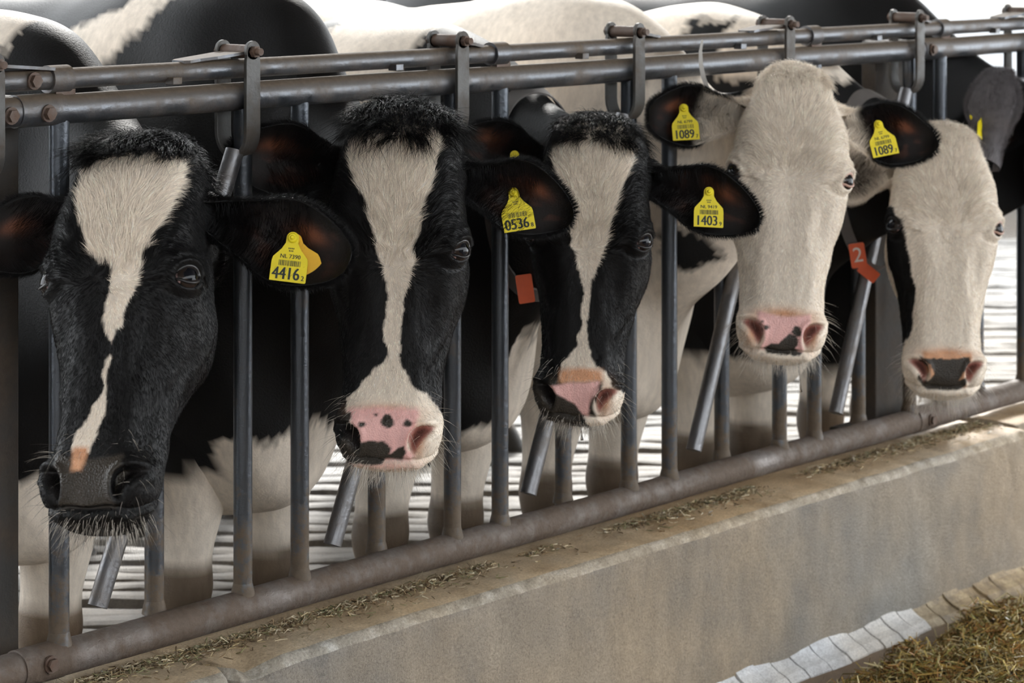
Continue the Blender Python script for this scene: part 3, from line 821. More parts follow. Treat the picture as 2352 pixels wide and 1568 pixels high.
def add_ear(cow, e):
    """e: side, dir (base to tip), up (upper edge side), length, width, cup, colours"""
    hf, org, c = cow['hf'], cow['org'], cow['c']; sg = e['side']
    d = hf.vec(np.array(e['dir']) * [sg, 1, 1]); d /= np.linalg.norm(d)
    u = hf.vec(np.array(e['up']) * [sg, 1, 1]); u -= d * u.dot(d); u /= np.linalg.norm(u)
    n = np.cross(d, u) * sg                                      # opening faces +n
    base = hf.out(np.array(e.get('base', (.082, -.035, .112))) * [sg, 1, 1])
    Ln, Wd, cup = e['len'] * hf.k, e['wid'] * hf.k, e.get('cup', 1.0)
    nt_, nq = 64, 40
    tt = np.linspace(0, 1, nt_); qq = np.linspace(-1, 1, nq)
    # half width along the ear: tubular stem, broad blade, rounded tip
    wk = np.array([[0.0, .60], [.08, .55], [.19, .47], [.32, .66], [.45, .93], [.56, 1.0], [.70, .90], [.83, .68], [.92, .44], [.975, .22], [1.0, .04]])
    wv = hermite(wk[:, 0], wk[:, 1:], tt)[:, 0] * Wd
    bend = e.get('bend', 0.0)
    Vf = np.zeros((nt_, nq, 3)); Vb = np.zeros((nt_, nq, 3)); 
    for i, t_ in enumerate(tt):
        roll_ = math.radians(158 * (1 - sstep(.05, .42, t_)) + 52 * cup * sstep(.05, .4, t_) * (1 - .55 * sstep(.6, 1, t_)))   # half opening angle of the curl
        rr = wv[i] / max(math.sin(min(roll_, math.pi / 2)), .3) if roll_ > .05 else wv[i]
        if roll_ > math.pi / 2: rr = wv[i]
        ang = qq * roll_
        cx = np.sin(ang) * rr; cz = -(np.cos(ang)) * rr + rr * math.cos(min(roll_, math.pi / 2)) * .6
        skew = -.12 * Wd * sstep(.3, 1, t_)
        cen = base + d * Ln * t_ + u * (bend * Ln * t_ * t_ + skew) 
        Vf[i] = cen + np.outer(cx, u) + np.outer(cz, n)
        th = .0045 * hf.k * (1 - .5 * t_)
        nn = np.outer(np.sin(ang), u) + np.outer(-np.cos(ang), n)
        Vb[i] = Vf[i] + nn * th
    P = np.concatenate([Vf.reshape(-1, 3), Vb.reshape(-1, 3)]); n1 = nt_ * nq; F = []
    for i in range(nt_ - 1):
        for k in range(nq - 1):
            a = i * nq + k; F.append((a, a + 1, a + nq + 1, a + nq)); F.append((n1 + a, n1 + a + nq, n1 + a + nq + 1, n1 + a + 1))
        for k in (0, nq - 1):
            a = i * nq + k; q = (a, a + nq, n1 + a + nq, n1 + a); F.append(q if k == 0 else q[::-1])
    for k in range(nq - 1):
        a = (nt_ - 1) * nq + k; F.append((a, a + 1, n1 + a + 1, n1 + a))
    tg = np.repeat(tt, nq); qg = np.tile(qq, nt_)
    inner = e.get('inner', (np.array([.17, .060, .030]))); outer = e.get('outer', BLACK)
    out_c = outer(tg, qg) if callable(outer) else np.tile(outer, (n1, 1))
    m = sstep(.95, .55, np.abs(qg)) * sstep(.12, .4, tg) * sstep(1.0, .8, tg)
    nz = vnoise(np.stack([tg * 6, qg * 2, tg * 0], 1), 1.6, 2, c['seed'])
    glow = (sstep(.55, .75, nz) * .22 + np.exp(-((tg - .66) / .10) ** 2 - ((qg - .35) / .18) ** 2)) * m; glow = np.clip(glow, 0, 1)
    in_c = out_c * (1 - m[:, None]) + (np.array([.010, .007, .007]) * (1 - glow[:, None]) + inner * glow[:, None]) * m[:, None]
    if 'innerwhite' in e: 
        w_ = sstep(e['innerwhite'] + .06, e['innerwhite'] - .06, tg + .05 * qg); in_c = in_c * (1 - w_[:, None]) + WHITE * w_[:, None]
    col = np.concatenate([in_c, out_c])
    me = bpy.data.meshes.new('ear'); me.from_pydata((P - org).tolist(), [], F); me.polygons.foreach_set('use_smooth', [True] * len(F))
    a = me.attributes.new('Col', 'FLOAT_COLOR', 'POINT'); a.data.foreach_set('color', np.concatenate([col, np.ones((len(P), 1))], 1).astype(np.float32).ravel())
    me.attributes.new('wet', 'FLOAT', 'POINT')
    ear = new_obj('ear', me, cow['o'], [M['coat']])
    # fringe and inner hair
    if HAIR:
        r2 = np.random.default_rng(c['seed'] * 10 + (sg > 0)); roots, dirs, lens, cols = [], [], [], []
        def S(i, k, back=False): return (Vb if back else Vf)[i, k]
        for edge in (0, nq - 1):
            for _ in range(2600):
                i = int(r2.uniform(.12, .995) * (nt_ - 1)); k = edge + int(r2.integers(0, 4)) * (1 if edge == 0 else -1)
                nrm = Vb[i, k] - Vf[i, k]; nrm /= np.linalg.norm(nrm); tang = (Vf[i, 0] - Vf[i, nq - 1]); tang /= np.linalg.norm(tang) + 1e-9
                s_ = 1 if edge == 0 else -1
                roots.append(S(i, k, r2.random() < .5)); dirs.append(tang * s_ * .65 + d * .75 + nrm * r2.uniform(-.2, .4) + r2.normal(0, .18, 3))
                lens.append(r2.uniform(.006, .016)); cols.append(out_c[i * nq + k])
        for _ in range(6000):                                    # back of the ear
            i, k = int(r2.uniform(0, 1) * (nt_ - 1)), int(r2.uniform(0, 1) * (nq - 1)); nrm = Vb[i, k] - Vf[i, k]; nrm /= np.linalg.norm(nrm)
            roots.append(Vb[i, k] + r2.normal(0, .001, 3)); dirs.append(d + nrm * .3 + r2.normal(0, .15, 3)); lens.append(r2.uniform(.006, .012)); cols.append(out_c[i * nq + k])
        for _ in range(1500):                                    # long hair inside, near the base
            i = int((r2.random() ** 1.3 * .5 + .15) * (nt_ - 1)); k = int(np.clip(r2.normal(.72, .16), .3, .98) * (nq - 1)) if r2.random() < .6 else int(np.clip(r2.normal(.2, .12), .02, .5) * (nq - 1))
            nrm = Vb[i, k] - Vf[i, k]; nrm /= np.linalg.norm(nrm)
            s_ = -1 if k < nq / 2 else 1
            roots.append(Vf[i, k]); dirs.append(d * .5 - nrm * .55 - u * .55 * s_ + r2.normal(0, .2, 3)); lens.append(r2.uniform(.015, .035)); cols.append(in_c[i * nq + k] * .5 + out_c[i * nq + k] * .5)
        curves('ear_hair', np.array(roots) - org, np.array(dirs), np.array(lens) * hf.k, np.array(cols), ear, 4, .00032, curl=.12, seed=c['seed'])
    for tg_ in e.get('tags', ()):
        # (share along the ear, share across, numbers, roll of the tag in degrees, material)
        i, k = int(tg_['t'] * (nt_ - 1)), int((tg_['q'] + 1) / 2 * (nq - 1))
        p = Vf[i, k]; a_ = math.radians(tg_.get('roll', 0))
        fc = -FWD + UP * .30 + RIGHT * tg_.get('turn', 0.0); fc = fc / np.linalg.norm(fc)
        ex0 = np.cross(UP, fc); ex0 /= np.linalg.norm(ex0); ey0 = np.cross(fc, ex0)
        ex = ex0 * math.cos(a_) + ey0 * math.sin(a_); ey = -ex0 * math.sin(a_) + ey0 * math.cos(a_)
        ear_tag(cow, ear, p + fc * tg_.get('lift', .030), ex, ey, tg_.get('nums'), tg_.get('k', 1.0), tg_.get('mat', 'yellow'), label=tg_.get('label'))
    cow.setdefault('ear', {})[sg] = (Vf, Vb, d, u, n)

def add_collar(cow, q):
    """webbing strap round the neck; q: where (m behind the nape), width, tags [(angle share, drop, size, text, label)]"""
    P, ns, T, nh, org = cow['P'], cow['ns'], cow['T'], cow['nh'], cow['org']; G = P.reshape(ns, NRING, 3); tr = cow['tp'][::NRING]
    i0 = int(np.searchsorted(tr, T[nh - 1] + q['at'])); i1 = int(np.searchsorted(tr, T[nh - 1] + q['at'] + q['w']))
    c0, c1 = G[i0].mean(0), G[i1].mean(0); V = []; F = []; off = .006; k = NRING
    a, b = G[i0] + (G[i0] - c0) / np.linalg.norm(G[i0] - c0, axis=1, keepdims=True) * off, G[i1] + (G[i1] - c1) / np.linalg.norm(G[i1] - c1, axis=1, keepdims=True) * off
    sag = (q.get('sag', 0.0) * np.exp(-((np.arange(k) / k - .5) / .13) ** 2))[:, None] * UP
    a, b = a - sag, b - sag
    a2, b2 = a + (a - c0) * .02, b + (b - c1) * .02
    for j in range(k):
        V += [a[j] - org, b[j] - org, b2[j] - org, a2[j] - org]
    for j in range(k):
        n = (j + 1) % k
        for e in range(4): F.append((j * 4 + e, j * 4 + (e + 1) % 4, n * 4 + (e + 1) % 4, n * 4 + e))
    mb = MB(); mb.add(V, F); col = mb.build('collar', M['webbing'], cow['o'])
    for (sh, drop, w, h, txt, mt, rot) in q.get('tags', ()):
        j = int(sh * k) % k; p = (a2[j] + b2[j]) / 2 - UP * drop; fc = -FWD; ex = RIGHT * math.cos(rot) + UP * math.sin(rot); ey = -RIGHT * math.sin(rot) + UP * math.cos(rot); ez = -FWD
        p = p + ez * .012 - org; mb = MB()
        r = min(w, h) * .22; pl = [(sx * (w - r) + r * math.cos(t_), sy * (h - r) + r * math.sin(t_)) for sx, sy, t0 in ((1, 1, 0), (-1, 1, 1.571), (-1, -1, 3.142), (1, -1, 4.712)) for t_ in (t0, t0 + .52, t0 + 1.05, t0 + 1.571)]
        mb.prism(pl, p, ex, ey, ez, .006); mb.cur = 1
        if txt:
            v, f = tag_text(txt, h * 1.7); mb.add([p + ex * x[0] + ey * x[1] + ez * .0066 for x in v], f)
        o = mb.build('collar_tag', [M[mt], M['white_ink']], col, smooth=False)
    return col

# ------------------------------------------------------------------ hair
def curves(name, roots, dirs, lens, cols, parent, npt=5, rad=.00035, curl=0.1, seed=0, droop=None, shape=1.6):
    r2 = np.random.default_rng(seed + 991); n = len(roots)
    dirs = dirs / (np.linalg.norm(dirs, axis=1, keepdims=True) + 1e-9)
    side = np.cross(dirs, r2.normal(0, 1, (n, 3))); side /= np.linalg.norm(side, axis=1, keepdims=True) + 1e-9
    a = np.linspace(0, 1, npt)[None, :, None]
    amp = (r2.normal(0, curl, n) * lens)[:, None, None]
    P = roots[:, None, :] + dirs[:, None, :] * lens[:, None, None] * a + side[:, None, :] * amp * a ** shape
    if droop is not None: P += droop[:, None, :] * lens[:, None, None] * a ** 2
    hc = bpy.data.hair_curves.new(name); hc.add_curves([npt] * n)
    hc.attributes['position'].data.foreach_set('vector', P.astype(np.float32).ravel())
    ra = hc.attributes.get('radius') or hc.attributes.new('radius', 'FLOAT', 'POINT')
    ra.data.foreach_set('value', np.tile(np.linspace(1, .15, npt) * rad, n).astype(np.float32))
    jit = np.clip(cols * (1 + r2.normal(0, .16, (n, 1))), 0, 1)
    ca = hc.attributes.new('Col', 'FLOAT_COLOR', 'CURVE'); ca.data.foreach_set('color', np.concatenate([jit, np.ones((n, 1))], 1).astype(np.float32).ravel())
    o = bpy.data.objects.new(name, hc); COL.objects.link(o); o.parent = parent; hc.materials.append(M['hair'])
    return o

def add_hair(cow):
    hf, org, c, P, N, Q = cow['hf'], cow['org'], cow['c'], cow['P'], cow['N'], cow['Ql']
    r2 = np.random.default_rng(c['seed'] + 50); ns = cow['ns']
    lim = int(np.searchsorted(cow['tp'][::NRING], cow['T'][cow['nh'] - 1]))
    G = P.reshape(ns, NRING, 3)
    Nl = N @ hf.R
    area = np.linalg.norm(np.cross(np.roll(G, -1, 1)[:lim] - G[:lim], G[1:lim + 1] - G[:lim]), axis=2).ravel()
    face = (N.reshape(ns, NRING, 3)[:lim].reshape(-1, 3) @ (-FWD)) > -.35
    s_ = Q[:lim * NRING, 2]; x_ = Q[:lim * NRING, 0]; f_ = Q[:lim * NRING, 1]
    nlf = Nl[:lim * NRING, 1]
    bare = pad_mask(x_, s_) * (nlf > .1)
    dE = np.minimum(np.linalg.norm(Q[:lim * NRING] - EYE, axis=1), np.linalg.norm(Q[:lim * NRING] - EYE * [-1, 1, 1], axis=1))
    dens = area * face * (1 - bare) * sstep(.018, .032, dE)
    n = c.get('nhair', 42000); pick = r2.choice(len(dens), n, p=dens / dens.sum())
    uu, vv = r2.random(n), r2.random(n); i, k = pick // NRING, pick % NRING
    def bil(G_): return ((G_[i, k] * (1 - uu)[:, None] + G_[i, (k + 1) % NRING] * uu[:, None]) * (1 - vv)[:, None] + (G_[i + 1, k] * (1 - uu)[:, None] + G_[i + 1, (k + 1) % NRING] * uu[:, None]) * vv[:, None])
    roots = bil(G); nr = bil(N.reshape(ns, NRING, 3)); nr /= np.linalg.norm(nr, axis=1, keepdims=True)
    ql = hf.inn(roots); nl = nr @ hf.R
    cols, _ = c['paint'](ql, nl)
    cols = cols * (1.05 + .34 * (vnoise(ql, 150, 2, c['seed'] + 40) - .5) + .16 * (vnoise(ql, 40, 2, c['seed'] + 41) - .5))[:, None]
    x, f, s = ql[:, 0], ql[:, 1], ql[:, 2]
    sw = c.get('whorl', .275)
    vx = x * .9 + .012 * np.sin(s * 60 + x * 40); vs = (s - sw) * 1.0
    low = s > sw
    side = sstep(.07, .12, np.abs(x))
    vs = np.tanh(vs / .022) * (.05 + .3 * np.abs(vs)); vs = vs * (1 - side) + .08 * side
    vf = -.10 * side
    vs += .05 * (vnoise(ql, 60, 2, c['seed'] + 7) - .5) * 2 * (s < sw + .03); vx += .07 * (vnoise(ql, 60, 2, c['seed'] + 17) - .5) * 2 * (s < sw + .03)
    vs += .02 * (vnoise(ql, 26, 2, c['seed']) - .5) * 2; vx += .03 * (vnoise(ql, 22, 2, c['seed'] + 9) - .5) * 2
    dl = np.stack([vx, vf + 0 * x, vs], 1); dl -= nl * np.sum(dl * nl, 1, keepdims=True); dl /= np.linalg.norm(dl, axis=1, keepdims=True) + 1e-9
    dirs = hf.vec(dl) + nr * (r2.uniform(.09, .22, n) + .14 * sstep(sw + .02, sw - .08, s))[:, None] + r2.normal(0, .07, (n, 3))
    ln = (.0072 + .0125 * sstep(sw + .04, sw - .06, s) * (1 - side) ) * (1 - .45 * sstep(.46, .56, s)) * r2.uniform(.7, 1.25, n) * hf.k
    curves('coat_hair', roots - org, dirs, ln, cols, cow['o'], 4, .00034, curl=.16, seed=c['seed'])
    # forelock on the poll
    if c.get('lock'):
        q = c['lock']; n = q.get('n', 5200); 
        sel = np.where((s_ + .05 * (vnoise(Q[:lim * NRING], 45, 2, c['seed']) - .5) < q.get('low', .050)) & (np.abs(x_) < q.get('half', .072)) & (f_ > -.10) & face[:len(s_)])[0]
        pick = r2.choice(sel, n); base = P[pick] + r2.normal(0, .002, (n, 3)); ql = hf.inn(base); nr = N[pick]
        cl = vnoise(ql, 55, 1, c['seed'] + 3); cl2 = vnoise(ql, 70, 1, c['seed'] + 8)
        dl = np.stack([(ql[:, 0] * 3.5 + (cl - .5) * 1.3), .9 * sstep(.09, -.03, ql[:, 2]) + .15 + 0 * cl, -.55 + 1.0 * sstep(.0, .06, ql[:, 2]) + (cl2 - .5) * .9], 1)
        dirs = hf.vec(dl / np.linalg.norm(dl, axis=1, keepdims=True)) * .7 + nr * 1.05 + r2.normal(0, .10, (n, 3))
        droop = hf.vec(np.stack([(cl2 - .5) * 1.3, .18 + 0 * cl, .75 + .5 * (cl - .5)], 1))
        ln = q.get('len', .05) * r2.uniform(.55, 1.25, n) * hf.k
        colr = np.tile(np.array(q.get('col', BLACK)), (n, 1)) * (1 + .5 * (cl[:, None] - .5))
        curves('forelock', base - org, dirs, ln, colr, cow['o'], 8, .00042, curl=.28, seed=c['seed'] + 1, droop=droop, shape=2.0)
    # whiskers round the lips and chin
    s_all = s_; wsel = np.where((s_all > .575) & (bare < .1) & (np.abs(x_) > .012))[0]
    chin = np.where((s_all > .622) & (f_ > -.05))[0]
    n1, n2, n3 = 150, c.get('nchin', 520), 50
    pk = np.concatenate([r2.choice(wsel, n1), r2.choice(chin, n2), r2.choice(np.where((s_all > .50) & (s_all < .58) & (bare < .1) & (f_ > .0))[0], n3)])
    base = P[pk]; nr = N[pk]; ql = hf.inn(base); n = len(pk)
    dl = np.stack([ql[:, 0] * 5, .25 + 0 * ql[:, 0], .9 + 0 * ql[:, 0]], 1)
    dirs = nr * .9 + hf.vec(dl) * .55 + r2.normal(0, .16, (n, 3))
    ln = np.concatenate([r2.uniform(.02, .055, n1), r2.uniform(.008, .028, n2), r2.uniform(.02, .045, n3)]) * hf.k
    wc = np.tile(np.array([.62, .57, .50]), (n, 1)); dark = c.get('darkwhisk', 0.0); wc[r2.random(n) < dark] = (.10, .09, .08)
    curves('whisker', base - org, dirs, ln, wc, cow['o'], 6, .00023, curl=.25, seed=c['seed'] + 2, droop=np.tile(np.array([0, 0, -.25]), (n, 1)))

HAIR = True
def shade(rgb, n, a=.12):
    return rgb * (1 + a * (n[:, None] - .5) * 2)

def soft_in(poly, x, y, r):
    """share of a small neighbourhood inside the outline, only worked out near it"""
    p = np.asarray(poly); out = np.zeros(len(x)); lo, hi = p.min(0) - r - .002, p.max(0) + r + .002
    k = np.where((x > lo[0]) & (x < hi[0]) & (y > lo[1]) & (y < hi[1]))[0]
    if len(k):
        offs = [(a * r, b * r) for a in (-1, 1) for b in (-1, 1)] if r < .002 else [(a * r, b * r) for a in (-1, -.33, .33, 1) for b in (-1, -.33, .33, 1)]
        for dx, dy in offs: out[k] += poly_in(poly, x[k] + dx, y[k] + dy) / len(offs)
    return out

def painter(c):
    """coat colours of the head from patches in the (x, s) plane of the face"""
    base = c.get('hbase', BLACK)
    def paint(Q, N):
        n = len(Q); x, f, s = Q[:, 0], Q[:, 1], Q[:, 2]
        w1 = vnoise(Q, 70, 2, c['seed']) - .5; w2 = vnoise(Q, 70, 2, c['seed'] + 21) - .5
        xw, sw = x + w1 * .009, s + w2 * .012
        col = np.tile(base, (n, 1)); front = N[:, 1] > -.15
        for colr, poly, lim in c.get('patches', ()):
            m = (soft_in(poly, xw, sw, .0011) * (f > lim))[:, None]; col = col * (1 - m) + np.asarray(colr) * m
        # softer skin between coat and nose pad
        wet = np.zeros(n); fr = sstep(.0, .35, N[:, 1])
        for colr, cx, cs, rx, rs in c.get('tints', ()):
            g = np.exp(-((x - cx) / rx) ** 2 - ((s - cs) / rs) ** 2) * fr; col = col * (1 - g[:, None]) + np.array(colr) * g[:, None]
        pad = pad_mask(x, s) * fr
        pc = np.tile(c.get('pad', NOSE), (n, 1))
        col = col * (1 - pad[:, None]) + pc * pad[:, None]; wet = np.maximum(wet, pad)
        xs, ss = x + w1 * .004, s + w2 * .004
        for colr, poly, *soft in c.get('nosemarks', ()):
            m = soft_in(poly, xs, ss, soft[0] if soft else .0010) * (N[:, 1] > .0); wet = np.maximum(wet, m * .8); m = m[:, None]; col = col * (1 - m) + np.asarray(colr) * m
        # nostril lining
        e = nostril(x, s); h = sstep(1.3, .8, e) * (N[:, 1] > -.6) * (f > .0)
        nc = np.where((x > 0)[:, None], np.array(c.get('nostril', (NOSE, NOSE))[1]), np.array(c.get('nostril', (NOSE, NOSE))[0]))
        nc = nc * (.38 + .62 * sstep(.35, .95, e))[:, None]
        col = col * (1 - h[:, None]) + nc * h[:, None]; wet = np.maximum(wet, h * .7)
        return col, wet
    return paint

def bodypainter(c):
    fn = c.get('bodyfn')
    def paint(l, w):
        n1 = vnoise(w, 9, 3, c['seed'] + 4) - .5; n2 = vnoise(w, 60, 2, c['seed'] + 5) - .5
        x, b, z = l[:, 0], l[:, 1] + n1 * .10 + n2 * .02, l[:, 2] + n1 * .10 + n2 * .03
        blk = sum(fn(x, b + i * .006, z + j * .006).astype(float) for i in (-1, 1) for j in (-1, 1)) / 4; col = BLACK[None] * blk[:, None] + WHITE[None] * (1 - blk[:, None])
        z0 = l[:, 2]
        # legs turn brown from the knees down, dark hooves
        d = sstep(c.get('dirt', .33) + .015, c.get('dirt', .33) - .02, z0 + n1 * .05) * .95
        col = col * (1 - d[:, None]) + BROWN * (0.7 + n1[:, None]) * d[:, None]
        hf_ = sstep(.075, .055, z0)
        return np.clip(col * (1 - hf_[:, None]) + np.array([.03, .025, .02]) * hf_[:, None], 0, 1)
    return paint

EARB = dict(len=.225, wid=.062, cup=.9)
ORSKIN = np.array([.62, .33, .19]); PINKD = np.array([.42, .17, .14]); NOSEB = np.array([.040, .034, .028])
BL1 = [(-.06, .02), (0, -.012), (.05, .0), (.085, .045), (.092, .061), (.098, .097), (.095, .122), (.094, .149), (.083, .173), (.073, .2), (.058, .234), (.056, .255), (.05, .274), (.035, .307), (.03, .336), (.018, .345), (.013, .36), (.006, .357), (.001, .338), (-.006, .328), (-.002, .307), (-.001, .292), (.006, .265), (.002, .247), (-.018, .237), (-.029, .23), (-.043, .202), (-.056, .172), (-.066, .146), (-.072, .116), (-.071, .094), (-.084, .075), (-.09, .05)]
BL1B = [(.01, .385), (.003, .397), (.004, .415), (.01, .428), (.006, .446), (-.009, .465), (-.012, .48), (-.023, .498), (-.031, .511), (-.033, .524), (-.029, .538), (-.001, .538), (.004, .515), (.009, .496), (.014, .474), (.016, .453), (.014, .432), (.01, .407), (.013, .388)]
PK1 = [(-.03, .530), (-.004, .529), (-.004, .55), (-.009, .568), (-.025, .568)]
BL2 = [(-.075, .02), (-.047, -.005), (.035, -.01), (.066, .03), (.08, .061), (.075, .084), (.074, .114), (.067, .149), (.055, .184), (.05, .226), (.04, .249), (.044, .273), (.037, .294), (.031, .324), (.023, .343), (.026, .366), (.02, .391), (.022, .418), (.023, .445), (.035, .472), (.049, .495), (.068, .506), (.085, .532), (.105, .55), (.105, .62), (.09, .66), (-.06, .66), (-.058, .638), (-.054, .59), (-.066, .552), (-.076, .517), (-.051, .499), (-.028, .47), (-.01, .453), (.003, .443), (-.005, .419), (-.011, .395), (-.006, .371), (-.004, .344), (-.008, .31), (-.019, .276), (-.022, .268), (-.03, .235), (-.037, .204), (-.049, .167), (-.064, .143), (-.080, .11), (-.088, .08), (-.088, .055)]
PD2 = [(-.069, .534), (-.005, .530), (.054, .530), (.06, .54), (.050, .559), (.042, .573), (.036, .59), (.040, .6), (.055, .613), (.045, .622), (-.018, .622), (-.05, .622), (-.049, .584), (-.064, .547)]
DK2 = [(-.045, .594), (-.025, .589), (.003, .591), (.013, .601), (.007, .614), (.023, .601), (.036, .595), (.039, .606), (.031, .622), (.002, .619), (-.005, .630), (-.026, .632), (-.048, .631), (-.072, .630), (-.090, .62), (-.075, .585), (-.057, .590)]
def blob(x, s, r, k=0):
    return [(x + r * (1 + .18 * math.sin(3 * a + k)) * math.cos(a), s + r * (1 + .18 * math.sin(2 * a + k)) * math.sin(a)) for a in np.linspace(0, 6.283, 12)[:-1]]
BL3 = [(-.07, .02), (0, -.01), (.059, .015), (.079, .045), (.088, .065), (.088, .086), (.08, .121), (.069, .153), (.066, .18), (.054, .215), (.048, .26), (.038, .288), (.032, .309), (.019, .338), (.016, .367), (.019, .374), (.015, .408), (.016, .44), (.021, .473), (.03, .503), (.038, .517), (.061, .526), (.076, .555), (.098, .569), (.10, .60), (.08, .64), (.03, .65), (.015, .614), (-.008, .592), (-.04, .577), (-.059, .567), (-.034, .549), (-.035, .528), (-.032, .514), (-.019, .497), (-.003, .475), (-.005, .458), (.005, .43), (-.001, .4), (.005, .371), (0, .345), (-.01, .314), (-.017, .292), (-.029, .265), (-.034, .238), (-.044, .218), (-.054, .164), (-.068, .12), (-.082, .09), (-.085, .06)]
PD3 = [(-.061, .566), (-.021, .556), (.05, .546), (.048, .565), (.038, .578), (.03, .60), (.03, .622), (.015, .618), (.001, .597), (-.041, .579)]
DK3 = [(-.10, .555), (-.060, .566), (-.041, .579), (.001, .597), (.015, .616), (.012, .66), (-.10, .66)]
SK3 = [(-.036, .528), (.0, .522), (.052, .522), (.056, .547), (.01, .552), (-.034, .557)]
DK4 = [(-.038, .618), (-.023, .608), (-.007, .607), (.004, .595), (.014, .586), (.028, .589), (.032, .608), (.026, .616), (.043, .622), (.04, .628), (-.03, .630)]
EP5 = [(-.2, .185), (-.127, .190), (-.120, .232), (-.102, .240), (-.098, .27), (-.091, .294), (-.086, .322), (-.080, .355), (-.070, .397), (-.072, .456), (-.076, .497), (-.090, .525), (-.2, .53)]
DK5 = [(-.066, .550), (-.055, .560), (-.037, .559), (.005, .559), (.052, .552), (.053, .565), (.036, .589), (.026, .606), (.046, .598), (.045, .616), (.028, .627), (-.043, .628), (-.068, .607), (-.066, .594), (-.044, .61), (-.03, .593), (-.041, .574), (-.060, .564)]
EARB = dict(len=.245, wid=.066, cup=.85)
def ear4(tg, qg):
    w = (sstep(.36, .26, tg + .10 * qg))[:, None]
    return BLACK * (1 - w) + WHITE * w
